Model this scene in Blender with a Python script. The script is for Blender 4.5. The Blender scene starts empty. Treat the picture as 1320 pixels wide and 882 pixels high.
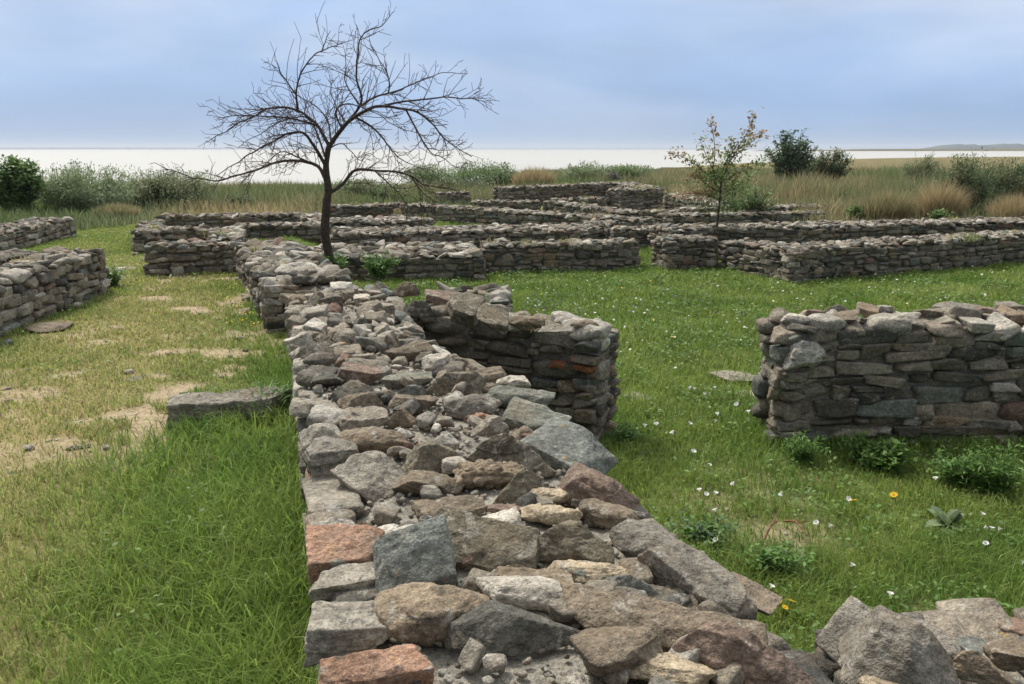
import bpy, math, random
import numpy as np
from mathutils import Vector, Matrix, Euler
random.seed(7)
RNG = np.random.default_rng(11)
C = bpy.context.scene.collection
scene = bpy.context.scene
R = math.radians

# ------------------------------------------------------------------ camera geometry
HC, F, CX, CY = 1.77, 1036.0, 660.0, 441.0
PITCH = math.atan((CY - 192.0) / F)
cp, sp = math.cos(PITCH), math.sin(PITCH)

def ray(px, py):
    vx, vy = (px - CX) / F, (py - CY) / F
    return np.array([vx, cp - vy * sp, -sp - vy * cp])

def P(px, py, z):
    """point at height z that the photograph shows at pixel (px, py)"""
    d = ray(px, py)
    t = (z - HC) / d[2]
    return np.array([d[0] * t, d[1] * t, z])

def PY(px, py, Y):
    """point at forward distance Y seen at pixel (px, py)"""
    d = ray(px, py)
    t = Y / d[1]
    return np.array([d[0] * t, Y, HC + d[2] * t])

# ------------------------------------------------------------------ numpy noise
def _hash(ix, iy, iz, s):
    h = (ix.astype(np.int64) * 374761393 + iy.astype(np.int64) * 668265263 + iz.astype(np.int64) * 2147483647 + s * 974634777) & 0x7FFFFFFF
    h = ((h ^ (h >> 13)) * 1274126177) & 0x7FFFFFFF
    h = (h ^ (h >> 16)) & 0xFFFF
    return h / 65535.0

def vnoise(p, s=0):
    p = np.asarray(p, float)
    i = np.floor(p).astype(np.int64)
    f = p - i
    f = f * f * f * (f * (f * 6 - 15) + 10)
    r = np.zeros(len(p))
    for dx in (0, 1):
        wx = f[:, 0] if dx else 1 - f[:, 0]
        for dy in (0, 1):
            wy = f[:, 1] if dy else 1 - f[:, 1]
            for dz in (0, 1):
                wz = f[:, 2] if dz else 1 - f[:, 2]
                r += wx * wy * wz * _hash(i[:, 0] + dx, i[:, 1] + dy, i[:, 2] + dz, s)
    return r

def fbm(p, octv=3, s=0):
    p = np.asarray(p, float)
    a, t, n = 1.0, 0.0, np.zeros(len(p))
    for o in range(octv):
        n += a * (vnoise(p * (2.03 ** o) + 17.3 * o, s + o) - .5)
        t += a
        a *= .5
    return n / t * 2      # about -1..1

def fbm2(x, y, sc, octv=3, s=0):
    x = np.atleast_1d(x); y = np.atleast_1d(y)
    return fbm(np.stack([x / sc, y / sc, np.full_like(x, 3.7)], 1), octv, s)

# ------------------------------------------------------------------ mesh accumulation
class Acc:
    def __init__(s): s.v, s.q, s.t, s.c, s.n = [], [], [], [], 0
    def add(s, v, col, quads=None, tris=None):
        v = np.asarray(v, float)
        col = np.asarray(col, float)
        if col.ndim == 1: col = np.tile(col, (len(v), 1))
        s.v.append(v); s.c.append(col)
        if quads is not None and len(quads): s.q.append(np.asarray(quads) + s.n)
        if tris is not None and len(tris): s.t.append(np.asarray(tris) + s.n)
        s.n += len(v)
    def mesh(s, name, mat, origin=(0, 0, 0), smooth=True):
        V = np.concatenate(s.v) - np.asarray(origin)
        COL = np.concatenate(s.c)
        me = bpy.data.meshes.new(name)
        nq = sum(len(q) for q in s.q); nt = sum(len(t) for t in s.t)
        loops = []
        if nq: loops.append(np.concatenate(s.q).ravel())
        if nt: loops.append(np.concatenate(s.t).ravel())
        loops = np.concatenate(loops).astype(np.int32)
        me.vertices.add(len(V)); me.vertices.foreach_set('co', V.astype(np.float32).ravel())
        me.loops.add(len(loops)); me.loops.foreach_set('vertex_index', loops)
        me.polygons.add(nq + nt)
        st = np.concatenate([np.arange(nq) * 4, nq * 4 + np.arange(nt) * 3]).astype(np.int32)
        me.polygons.foreach_set('loop_start', st)
        me.polygons.foreach_set('use_smooth', np.full(nq + nt, smooth, dtype=bool))
        me.update(calc_edges=True)
        at = me.color_attributes.new('Col', 'FLOAT_COLOR', 'POINT')
        if COL.shape[1] == 3: COL = np.concatenate([COL, np.ones((len(COL), 1))], 1)
        at.data.foreach_set('color', COL.astype(np.float32).ravel())
        me.materials.append(mat)
        return me
    def build(s, name, mat, parent=None, origin=(0, 0, 0), smooth=True):
        o = bpy.data.objects.new(name, s.mesh(name, mat, origin, smooth))
        C.objects.link(o)
        if parent is not None:
            o.parent = parent
            o.location = Vector(origin) - parent.location
        else:
            o.location = origin
        return o

def tag(o, label=None, cat=None, group=None, kind=None):
    if label: o['label'] = label
    if cat: o['category'] = cat
    if group: o['group'] = group
    if kind: o['kind'] = kind
    return o

def empty(name, loc, label, cat, group=None):
    o = bpy.data.objects.new(name, None)
    C.objects.link(o)
    o.location = [float(a) for a in loc]
    o.empty_display_size = .2
    return tag(o, label, cat, group)

# ------------------------------------------------------------------ materials
def newmat(name):
    m = bpy.data.materials.new(name); m.use_nodes = True
    nt = m.node_tree
    return m, nt, nt.nodes['Principled BSDF'], nt.nodes.new, nt.links.new

def stone_material(name, lichen=.55, bump=.6, scale=1.0):
    m, nt, bs, N, L = newmat(name)
    at = N('ShaderNodeAttribute'); at.attribute_name = 'Col'
    tc = N('ShaderNodeTexCoord')
    off = N('ShaderNodeVectorMath'); off.operation = 'MULTIPLY_ADD'
    cmb = N('ShaderNodeCombineXYZ')
    for i in range(3): L(at.outputs['Alpha'], cmb.inputs[i])
    L(cmb.outputs[0], off.inputs[0]); off.inputs[1].default_value = (13.1, 7.7, 19.3)
    L(tc.outputs['Object'], off.inputs[2])
    vec = off.outputs[0]
    def noise(sc, det, rough=.6, dist=0):
        n = N('ShaderNodeTexNoise'); n.inputs['Scale'].default_value = sc * scale
        n.inputs['Detail'].default_value = det; n.inputs['Roughness'].default_value = rough
        n.inputs['Distortion'].default_value = dist
        L(vec, n.inputs['Vector']); return n.outputs['Fac']
    def mrange(v, a, b, c, d):
        r = N('ShaderNodeMapRange'); L(v, r.inputs[0])
        for i, x in enumerate((a, b, c, d)): r.inputs[i + 1].default_value = x
        return r.outputs[0]
    def mix(kind, fac, a, b):
        x = N('ShaderNodeMix'); x.data_type = 'RGBA'; x.blend_type = kind
        if isinstance(fac, float): x.inputs[0].default_value = fac
        else: L(fac, x.inputs[0])
        for s_, y in ((6, a), (7, b)):
            if isinstance(y, tuple): x.inputs[s_].default_value = (*y, 1)
            else: L(y, x.inputs[s_])
        return x.outputs[2]
    def grey(v):
        c_ = N('ShaderNodeCombineColor')
        for i in range(3): L(v, c_.inputs[i])
        return c_.outputs[0]
    n1 = noise(5, 5, .62, .3); n2 = noise(42, 4, .65); n3 = noise(9, 6, .7, .8); n4 = noise(16, 5, .68); n5 = noise(130, 2)
    col = mix('MULTIPLY', 1.0, at.outputs['Color'], grey(mrange(n1, .3, .72, .58, 1.36)))
    # rusty weathering tint
    col = mix('MIX', mrange(noise(3.3, 4, .6), .52, .72, 0, .38), col, (.24, .165, .095))
    # pale crusty lichen and lime
    col = mix('MIX', mrange(n3, .57, .63, 0, lichen), col, (.40, .38, .33))
    # dark lichen spots
    col = mix('MIX', mrange(n4, .58, .65, 0, .6), col, (.065, .062, .055))
    # crusts that run across neighbouring stones
    ge = N('ShaderNodeNewGeometry'); gn = N('ShaderNodeTexNoise'); gn.inputs['Scale'].default_value = 2.6; gn.inputs['Detail'].default_value = 7; gn.inputs['Roughness'].default_value = .66
    L(ge.outputs['Position'], gn.inputs['Vector'])
    col = mix('MIX', mrange(gn.outputs['Fac'], .50, .68, .0, .42), col, (.26, .232, .182))
    # small ochre lichen
    col = mix('MIX', mrange(noise(11, 3, .5), .70, .76, 0, .5), col, (.42, .27, .08))
    col = mix('MULTIPLY', 1.0, col, grey(mrange(n2, .32, .68, .66, 1.32)))
    col = mix('MULTIPLY', 1.0, col, grey(mrange(n5, .32, .68, .72, 1.26)))
    L(col, bs.inputs['Base Color'])
    bs.inputs['Roughness'].default_value = .93
    bs.inputs['Specular IOR Level'].default_value = .22
    b1 = N('ShaderNodeBump'); b1.inputs['Strength'].default_value = bump; b1.inputs['Distance'].default_value = .028
    b2 = N('ShaderNodeBump'); b2.inputs['Strength'].default_value = bump; b2.inputs['Distance'].default_value = .006
    L(n4, b1.inputs['Height']); L(n2, b2.inputs['Height']); L(b1.outputs[0], b2.inputs['Normal'])
    b3 = N('ShaderNodeBump'); b3.inputs['Strength'].default_value = bump * .7; b3.inputs['Distance'].default_value = .002
    L(n5, b3.inputs['Height']); L(b2.outputs[0], b3.inputs['Normal'])
    L(b3.outputs[0], bs.inputs['Normal'])
    return m

M_STONE = stone_material('weathered_stone', lichen=.5, bump=1.0)
M_MORTAR = stone_material('lime_mortar', lichen=.7, bump=1.0, scale=1.6)

def attr_mat(name, rough=.7, trans=0.0, spec=.25, var=0.0):
    m, nt, bs, N, L = newmat(name)
    at = N('ShaderNodeAttribute'); at.attribute_name = 'Col'
    src = at.outputs['Color']
    if var:
        tc = N('ShaderNodeTexCoord'); n = N('ShaderNodeTexNoise'); n.inputs['Scale'].default_value = 30; n.inputs['Detail'].default_value = 4
        L(tc.outputs['Object'], n.inputs['Vector'])
        r = N('ShaderNodeMapRange'); L(n.outputs['Fac'], r.inputs[0]); r.inputs[1].default_value = .3; r.inputs[2].default_value = .7
        r.inputs[3].default_value = 1 - var; r.inputs[4].default_value = 1 + var
        h = N('ShaderNodeVectorMath'); h.operation = 'SCALE'; L(src, h.inputs[0]); L(r.outputs[0], h.inputs['Scale'])
        src = h.outputs[0]
        b = N('ShaderNodeBump'); b.inputs['Strength'].default_value = .7; b.inputs['Distance'].default_value = .01
        L(n.outputs['Fac'], b.inputs['Height']); L(b.outputs[0], bs.inputs['Normal'])
    L(src, bs.inputs['Base Color'])
    bs.inputs['Roughness'].default_value = rough
    bs.inputs['Specular IOR Level'].default_value = spec
    if trans:
        out = nt.nodes['Material Output']
        t = N('ShaderNodeBsdfTranslucent'); L(src, t.inputs['Color'])
        x = N('ShaderNodeMixShader'); x.inputs[0].default_value = trans
        L(bs.outputs[0], x.inputs[1]); L(t.outputs[0], x.inputs[2]); L(x.outputs[0], out.inputs['Surface'])
    return m

M_GRASS = attr_mat('grass_blades', .6, .48, .3)
M_LEAF = attr_mat('leaves', .55, .3, .3)
M_PETAL = attr_mat('petals', .6, .3, .2)
M_BARK = attr_mat('bark', .9, 0, .2, .5)

# ------------------------------------------------------------------ rocks
_cs = {}
def cube_sphere(n):
    if n in _cs: return _cs[n]
    idx, V, Q = {}, [], []
    def vid(p):
        k = tuple(int(round(a * n)) for a in p)
        if k not in idx:
            idx[k] = len(V); V.append(p)
        return idx[k]
    for ax in range(3):
        for sg in (-1, 1):
            for i in range(n):
                for j in range(n):
                    q = []
                    for (a, b) in ((i, j), (i + 1, j), (i + 1, j + 1), (i, j + 1)):
                        p = [0, 0, 0]
                        p[ax] = float(sg); p[(ax + 1) % 3] = -1 + 2 * a / n; p[(ax + 2) % 3] = -1 + 2 * b / n
                        q.append(vid(p))
                    if sg < 0: q = q[::-1]
                    Q.append(q)
    V = np.array(V)
    V = V / np.linalg.norm(V, axis=1)[:, None]
    _cs[n] = (V, np.array(Q))
    return _cs[n]

def rock_unit(n, rng, kind='block', p=22):
    """rock filling the box -.5...5: soft intersection of planes along cube-sphere directions"""
    U, Q = cube_sphere(n)
    pl = []
    if kind in ('block', 'slab'):
        for ax in range(3):
            for sg in (-1, 1):
                v = rng.normal(0, .13 if kind == 'block' else .08, 3); v[ax] = sg
                pl.append((v / np.linalg.norm(v), rng.uniform(.42, .5)))
        for k in range(rng.integers(3, 7)):
            v = rng.normal(0, 1, 3); v /= np.linalg.norm(v)
            pl.append((v, rng.uniform(.36, .58)))
    elif kind == 'ashlar':
        for ax in range(3):
            for sg in (-1, 1):
                v = rng.normal(0, .075, 3); v[ax] = sg
                pl.append((v / np.linalg.norm(v), rng.uniform(.46, .5)))
        for k in range(rng.integers(2, 5)):
            v = rng.normal(0, 1, 3); v /= np.linalg.norm(v)
            pl.append((v, rng.uniform(.50, .68)))
    elif kind == 'wedge':
        pl.append((np.array([0, 0, -1.]), .45))
        a0 = rng.uniform(0, 6.28)
        for k in range(4):
            a = a0 + k * 1.57 + rng.uniform(-.35, .35)
            e = rng.uniform(.25, .75)
            v = np.array([math.cos(a) * math.cos(e), math.sin(a) * math.cos(e), math.sin(e)])
            pl.append((v, rng.uniform(.28, .42)))
        for k in range(5):
            v = rng.normal(0, 1, 3); v[2] *= .4; v /= np.linalg.norm(v)
            pl.append((v, rng.uniform(.42, .6)))
        pl.append((np.array([0, 0, 1.]), .5))
    else:
        for k in range(16):
            v = rng.normal(0, 1, 3); v /= np.linalg.norm(v)
            pl.append((v, rng.uniform(.42, .55)))
        for ax in range(3):
            for sg in (-1, 1):
                v = rng.normal(0, .2, 3); v[ax] = sg
                pl.append((v / np.linalg.norm(v), rng.uniform(.45, .52)))
    acc = np.zeros(len(U))
    for nrm, d in pl:
        acc += (np.maximum(U @ nrm, 0) / d) ** p
    V = U * (acc ** (-1 / p))[:, None]
    lo, hi = V.min(0), V.max(0)
    return (V - (lo + hi) / 2) / (hi - lo), Q, U

LIB = {}
def lib(n, kind, k):
    key = (n, kind, k)
    if key not in LIB:
        rng = np.random.default_rng(abs(hash((n, kind == 'block', kind == 'slab', kind == 'wedge', k) + ((5,) if kind == 'ashlar' else ()))) % (2 ** 31))
        V, Q, U = rock_unit(n, rng, kind, p=18 if n < 5 else 44)
        if n >= 5:
            V = V + U * (fbm(V * 3.2 + 9 * k, 3, k) * .035)[:, None]
        LIB[key] = (V, Q)
    return LIB[key]

def rot(rx, ry, rz):
    return np.array(Euler((rx, ry, rz)).to_matrix())

def put_rock(acc, n, kind, centre, dims, basis, col, rng):
    V, Q = lib(n, kind, int(rng.integers(0, 14)))
    s = np.array([rng.choice([-1, 1]), rng.choice([-1, 1]), 1.0])
    v = (V * s * dims) @ basis.T + centre
    q = Q if s[0] * s[1] > 0 else Q[:, ::-1]
    acc.add(v, np.array([*col, rng.random()]), quads=q)

PAL = [((.225, .192, .148), 6), ((.172, .150, .116), 6), ((.245, .218, .174), 5), ((.118, .108, .090), 4), ((.075, .073, .064), 2.4),
       ((.15, .16, .142), 2), ((.28, .255, .21), 1.6), ((.44, .41, .35), .5), ((.19, .125, .095), .8), ((.25, .185, .12), .8)]
_pw = np.array([w for _, w in PAL], float); _pw /= _pw.sum()
PALC = np.array([c for c, _ in PAL])
def stone_col(rng, gain=1.0, pale=0.0):
    c = PALC[rng.choice(len(PALC), p=_pw)] * rng.uniform(.85, 1.15) * gain
    if pale and rng.random() < pale: c = np.array((.40, .37, .315)) * rng.uniform(.85, 1.2)
    return c
# ------------------------------------------------------------------ ground heights
ML0, ML1 = P(418, 882, .47), P(369, 372, .47)          # left top edge of the near wall
UD = (ML1 - ML0)[:2]; UD /= np.linalg.norm(UD)          # along the near wall, away from the camera
VD = np.array([UD[1], -UD[0]])                          # to its right
MW = 1.30                                               # width of the near wall
def m_coords(x, y):
    x = np.asarray(x, float); y = np.asarray(y, float)
    return (x - ML0[0]) * UD[0] + (y - ML0[1]) * UD[1], (x - ML0[0]) * VD[0] + (y - ML0[1]) * VD[1]
def sstep(x, a, b):
    t = np.clip((np.asarray(x, float) - a) / (b - a), 0, 1)
    return t * t * (3 - 2 * t)
def gz(x, y):
    x = np.asarray(x, float); y = np.asarray(y, float)
    s, t = m_coords(x, y)
    r = np.hypot(x, y)
    right = -.56 + .17 * sstep(y, 6.5, 12.5)
    side = sstep(t, .2, 1.25)
    z = right * side
    z = z * (1 - sstep(y, 14, 20)) + (-.07 - .16 * sstep(x, -6.5, -2.5)) * sstep(y, 14, 20)
    z = z - 1.2 * np.where(x < -.5 + .02 * y, sstep(r, 26, 72), sstep(r, 40, 130))
    return z + .02 * fbm2(x.ravel(), y.ravel(), 1.3, 2, 5).reshape(x.shape) * (1 - sstep(r, 20, 40))

def PG(px, py, dz=0.0):
    z = -.3
    for _ in range(8):
        p = P(px, py, z); z = float(gz(p[0], p[1])) + dz
    return P(px, py, z)
WALL_RECTS = []     # (origin, u, v, length, thickness): plants stay out of these
WALL_TOPS = []
def in_walls(x, y, pad=0.0):
    m = np.zeros(len(x), bool)
    for o, u, v, Ln, th in WALL_RECTS:
        a = (x - o[0]) * u[0] + (y - o[1]) * u[1]
        b = (x - o[0]) * v[0] + (y - o[1]) * v[1]
        m |= (a > -pad) & (a < Ln + pad) & (b > -pad) & (b < th + pad)
    return m
def near_wall(x, y, reach):
    """1 at the foot of a wall, 0 at `reach` metres from it"""
    best = np.full(len(x), 1e9)
    for o, u, v, Ln, th in WALL_RECTS:
        a = (x - o[0]) * u[0] + (y - o[1]) * u[1]
        b = (x - o[0]) * v[0] + (y - o[1]) * v[1]
        dx = np.maximum(np.maximum(-a, a - Ln), 0); dy = np.maximum(np.maximum(-b, b - th), 0)
        best = np.minimum(best, np.hypot(dx, dy))
    return np.clip(1 - best / reach, 0, 1)

# ------------------------------------------------------------------ walls
def lay_face(acc, P0, P1, zb, zt, nrm, n, rng, wr, hr, depth=.2, proud=.02, gain=1.0):
    """courses of rubble on the face from P0 to P1 (2D); zb, zt = heights at both ends"""
    d = P1 - P0; Ln = np.linalg.norm(d); u = d / Ln
    u3 = np.array([u[0], u[1], 0]); n3 = np.array([nrm[0], nrm[1], 0]); k3 = np.array([0, 0, 1.])
    H = max(zt[0] - zb[0], zt[1] - zb[1])
    edges = [0.0]
    while edges[-1] < H - hr[0] * .5:
        edges.append(edges[-1] + rng.uniform(*hr))
    edges = np.array(edges) / edges[-1]
    ph = rng.uniform(0, 9)
    for c in range(len(edges) - 1):
        x = -rng.uniform(0, wr[0] * .3)
        while x < Ln - wr[0] * .25:
            w = rng.uniform(*wr)
            if rng.random() < .22: w *= .55
            w = min(w, Ln - x + .03)
            f = np.clip((x + w / 2) / Ln, 0, 1)
            b = zb[0] + (zb[1] - zb[0]) * f; t = zt[0] + (zt[1] - zt[0]) * f
            wob = .028 * math.sin(ph + x * 1.9 + c * 1.3)
            z0 = b + (t - b) * edges[c] + (wob if c else 0); z1 = b + (t - b) * edges[c + 1] + wob
            pieces = [(z0, z1)]
            if z1 - z0 > hr[0] * 1.6 and rng.random() < .28:
                zm = z0 + (z1 - z0) * rng.uniform(.35, .65); pieces = [(z0, zm), (zm, z1)]
            for (a0, a1) in pieces:
                hgt = (a1 - a0) * rng.uniform(.93, 1.07)
                dep = depth * rng.uniform(.85, 1.15)
                cen2 = P0 + u * (x + w / 2) + nrm * (proud * rng.uniform(-.7, .9) - dep / 2)
                cen = np.array([cen2[0], cen2[1], (a0 + a1) / 2])
                rl = rng.normal(0, .05); cr, sr = math.cos(rl), math.sin(rl)
                e1 = u3 * cr + k3 * sr; e3 = -u3 * sr + k3 * cr
                yaw = rng.normal(0, .05)
                e1 = e1 + n3 * yaw; e1 /= np.linalg.norm(e1)
                e2 = np.cross(e3, e1)
                put_rock(acc, n, ('ashlar', 'block', 'round')[int(rng.choice(3, p=[.42, .46, .12]))], cen, np.array([w * 1.07, dep, hgt * 1.12]),
                         np.stack([e1, e2, e3], 1), stone_col(rng, gain, .05), rng)
            x += w * .985

def lay_top(acc, O, u, v, Ln, th, zfun, n, rng, size, gain=1.1, pale=.22, lift=.02):
    """loose packed rubble over the top of a wall"""
    cell = size * .78
    nx, ny = max(1, int(round(Ln / cell))), max(1, int(round(th / cell)))
    for i in range(nx):
        for j in range(ny):
            for k in range(1 if rng.random() > .25 else 2):
                a = (i + .5 + rng.uniform(-.32, .32)) * Ln / nx; b = (j + .5 + rng.uniform(-.32, .32)) * th / ny
                w = size * rng.uniform(.7, 1.35); d = w * rng.uniform(.6, .95); h = w * rng.uniform(.22, .48)
                if k: w, d, h = w * .7, d * .7, h * .7
                c2 = O + u * np.clip(a, w * .42, Ln - w * .42) + v * np.clip(b, d * .4, max(d * .4, th - d * .4))
                z = zfun(a, b) + h * .08 + lift * rng.random() + (h * .45 if k else 0)
                Bm = rot(rng.normal(0, .2), rng.normal(0, .2), rng.uniform(0, 6.28))
                kind = ('block', 'wedge', 'round', 'slab')[int(rng.choice(4, p=[.4, .22, .23, .15]))]
                put_rock(acc, n, kind, np.array([c2[0], c2[1], z]), np.array([w, d, h]), Bm, stone_col(rng, gain, pale), rng)

def core_mesh(acc, O, u, v, Ln, th, zb, zfun, step, inset=.062, rough=.02, col=(.235, .212, .175), sd=1):
    """mortar body of a wall: a rough box"""
    nx, ny, nz = max(2, int(Ln / step)), max(2, int(th / step)), max(2, int(.6 / step))
    def grid(fn, na, nb, flip):
        A, B = np.meshgrid(np.linspace(0, 1, na + 1), np.linspace(0, 1, nb + 1), indexing='ij')
        a, b = A.ravel(), B.ravel()
        p = fn(a, b)
        q = []
        i, j = np.meshgrid(np.arange(na), np.arange(nb), indexing='ij'); i = i.ravel(); j = j.ravel()
        s = nb + 1
        q = np.stack([i * s + j, (i + 1) * s + j, (i + 1) * s + j + 1, i * s + j + 1], 1)
        if flip: q = q[:, ::-1]
        d = np.stack([fbm(p * 6, 3, sd), fbm(p * 6, 3, sd + 5), fbm(p * 6 + 3, 3, sd + 9)], 1) * rough
        cc = np.array(col) * (1 + .18 * fbm(p * 9, 3, sd + 2))[:, None]
        acc.add(p + d, np.concatenate([cc, np.full((len(p), 1), .3)], 1), quads=q)
    L0, L1, t0, t1 = inset, Ln - inset, inset, th - inset
    def at(x, y, z): 
        q = O[None] + x[:, None] * u[None] + y[:, None] * v[None]
        return np.concatenate([q, z[:, None]], 1)
    def zf(x, y): return np.array([zfun(a_, b_) for a_, b_ in zip(x, y)]) - .03
    def top(a, b):
        x = L0 + (L1 - L0) * a; y = t0 + (t1 - t0) * b; return at(x, y, zf(x, y))
    def mk(fx, fy):
        def f(a, b):
            x = fx(a); y = fy(a); z1 = zf(x, y); return at(x, y, zb + (z1 - zb) * b)
        return f
    grid(top, nx, ny, False)
    lerp = lambda a, b: (lambda t: a + (b - a) * t); cst = lambda a: (lambda t: np.full_like(t, a))
    grid(mk(lerp(L0, L1), cst(t0)), nx, nz, False)
    grid(mk(lerp(L0, L1), cst(t1)), nx, nz, True)
    grid(mk(cst(L0), lerp(t0, t1)), ny, nz, True)
    grid(mk(cst(L1), lerp(t0, t1)), ny, nz, False)

_wseed = [100]
def wall(label, A, B, th, zb, n=4, wr=(.14, .40), hr=(.055, .13), top=.18, group='ruined low stone walls', pale=.22,
         ref=None, crown=0.0, gain=1.0, ext=(0, 0), name='stone_wall'):
    """A, B: 3D points on the top edge of the face we see; the wall lies behind it (away from ref)"""
    _wseed[0] += 1; rng = np.random.default_rng(_wseed[0])
    a, b = np.array(A[:2]), np.array(B[:2])
    u = (b - a) / np.linalg.norm(b - a)
    slope = (B[2] - A[2]) / np.linalg.norm(b - a)
    za, zbb = A[2] - slope * ext[0], B[2] + slope * ext[1]
    a = a - u * ext[0]; b = b + u * ext[1]
    Ln = np.linalg.norm(b - a)
    v = np.array([-u[1], u[0]])
    r = np.array(ref if ref is not None else (0, 0))
    if np.dot(v, (a + b) / 2 - r) < 0:      # make v point away from the viewer, keep u, v right-handed
        a, b, za, zbb = b, a, zbb, za; u = -u; v = -v
    base = float(zb if np.isscalar(zb) else min(zb))
    WALL_RECTS.append((a, u, v, Ln, th))
    zfun = lambda x, y: za + (zbb - za) * x / Ln + crown * (1 - (2 * y / th - 1) ** 2) - (.06 if n > 6 else -.015)
    WALL_TOPS.append((a, u, v, Ln, th, zfun))
    root = empty(name, (*(a + u * Ln / 2 + v * th / 2), base), label, 'stone wall', group); root['kind'] = 'thing'
    c0 = Acc(); core_mesh(c0, a, u, v, Ln, th, base - .25, zfun, .12 if n >= 6 else .3, sd=_wseed[0])
    c0.build('mortar_core', M_MORTAR, root, tuple(root.location))
    f = Acc(); zt = (za - .05, zbb - .05) if n > 6 else (za, zbb); z0 = (base - .06, base - .06)
    lay_face(f, a, b, z0, zt, -v, n, rng, wr, hr, gain=gain)
    lay_face(f, a, a + v * th, z0, (zt[0], zt[0]), -u, n, rng, wr, hr, gain=gain)
    lay_face(f, b, b + v * th, z0, (zt[1], zt[1]), u, n, rng, wr, hr, gain=gain)
    lay_face(f, a + v * th, b + v * th, z0, zt, v, min(n, 4), rng, (wr[0] * 1.3, wr[1] * 1.3), hr, gain=gain)
    f.build('masonry_face', M_STONE, root, tuple(root.location), smooth=n > 4)
    t = Acc(); lay_top(t, a, u, v, Ln, th, zfun, n, rng, top, pale=pale)
    t.build('rubble_top', M_STONE, root, tuple(root.location), smooth=n > 4)
    return root, (a, u, v, Ln, th, zfun, rng)
# ------------------------------------------------------------------ the near wall we stand on
def crown_z(a, b): return .415 + .05 * math.sin(math.pi * np.clip(b / MW, 0, 1)) + .02 * math.sin(a * 2.1) - .03
mo = ML0[:2] - UD * 1.3
m_len = float(np.linalg.norm((ML1 - ML0)[:2])) + 1.3
WALL_RECTS.append((mo, UD, VD, m_len, MW))
rng = np.random.default_rng(5)
near = empty('stone_wall', (*(mo + UD * m_len / 2 + VD * MW / 2), 0), 'wide rubble topped stone wall running from the foreground up to the bare tree', 'stone wall', 'ruined low stone walls')
near['kind'] = 'thing'
def squeeze(acc):
    """the wall is narrower beyond the side wall's corner"""
    for i_, v_ in enumerate(acc.v):
        s_, t_ = m_coords(v_[:, 0], v_[:, 1])
        r_ = np.hypot(v_[:, 0], v_[:, 1]); k_ = 1 - .23 * sstep(r_, 4.3, 5.6)
        d_ = np.where(t_ > 0, t_ * (k_ - 1), 0)
        v_ = v_.copy(); v_[:, 0] += VD[0] * d_; v_[:, 1] += VD[1] * d_; acc.v[i_] = v_
    return acc
a0 = Acc(); core_mesh(a0, mo, UD, VD, m_len, MW, -.7, crown_z, .045, inset=.04, rough=.03, col=(.34, .315, .265), sd=3)
# small chips bedded in the mortar
for k in range(3800):
    x = m_len * rng.random(); y = MW * rng.uniform(.03, .97); s = rng.uniform(.008, .036)
    c2 = mo + UD * x + VD * y
    put_rock(a0, 4, 'round', np.array([*c2, crown_z(x, y) - .02 + s * .2]), np.array([s, s * .8, s * .55]), rot(rng.normal(0, .4), rng.normal(0, .4), rng.uniform(0, 6)), stone_col(rng, 1.15, .35), rng)
squeeze(a0).build('mortar_core', M_MORTAR, near, tuple(near.location))
f = Acc()
lay_face(f, mo, mo + UD * m_len, (-.08, -.08), (.385, .385), -VD, 9, rng, (.12, .34), (.06, .15), proud=.018, gain=1.1)
lay_face(f, mo + VD * MW, mo + UD * m_len + VD * MW, (-.6, -.6), (.385, .385), VD, 8, rng, (.18, .45), (.1, .2), proud=.02)
e0 = mo + UD * m_len
lay_face(f, e0, e0 + VD * MW, (-.2, -.2), (.385, .385), UD, 6, rng, (.18, .45), (.1, .2))
squeeze(f).build('masonry_face', M_STONE, near, tuple(near.location))

# individual stones of the farther half: bedded in the wall, so parts of it
HERO = []
hero_px = []
def px_of(p):
    d = np.array(p) - np.array([0, 0, HC])
    z = d[1] * cp - d[2] * sp
    return CX + F * d[0] / z, CY + F * (-(d[1] * sp + d[2] * cp)) / z

def one_stone(n, kind, dims, basis, centre, col, seed, rough=1.0, honey=False):
    """a single well resolved stone: returns Acc with world coordinates"""
    r = np.random.default_rng(seed)
    V, Q, U = rock_unit(n, r, kind, p=38 if kind != 'round' else 20)
    v = V * dims
    sz = float(np.mean(dims))
    d = fbm(v / sz * 2.6 + seed, 4, seed % 97) * .078 * sz * rough + fbm(v * 38 + seed, 3, 3) * .006 * rough
    # broken, stepped bedding planes
    lay = np.round(v[:, 2] / (dims[2] * .23) + fbm(v / sz * 1.7, 2, 8) * .8)
    d += ((_hash(lay.astype(np.int64), lay.astype(np.int64) * 0, lay.astype(np.int64) * 0 + seed, 3) - .5) * .05 * dims[2]) * (np.abs(U[:, 2]) < .75)
    if honey: d += np.abs(fbm(v * 24, 2, 6)) * .026 - .01
    v = v + U * d[:, None]
    A_ = Acc(); A_.add(v @ basis.T + centre, np.array([*col, r.random()]), quads=Q)
    return A_

COL = {k_: tuple(np.array(v_) * np.array((1.12, 1.08, 1.03))) for k_, v_ in dict(gr=(.20, .188, .163), br=(.165, .135, .10), ol=(.135, .12, .088), dk=(.062, .065, .058), bg=(.155, .175, .165), wh=(.50, .47, .41),
           cr=(.41, .345, .245), og=(.33, .19, .13), rd=(.185, .135, .108), pl=(.31, .29, .25), tn=(.215, .17, .12), sl=(.105, .118, .118), gg=(.165, .18, .155)).items()}
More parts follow.
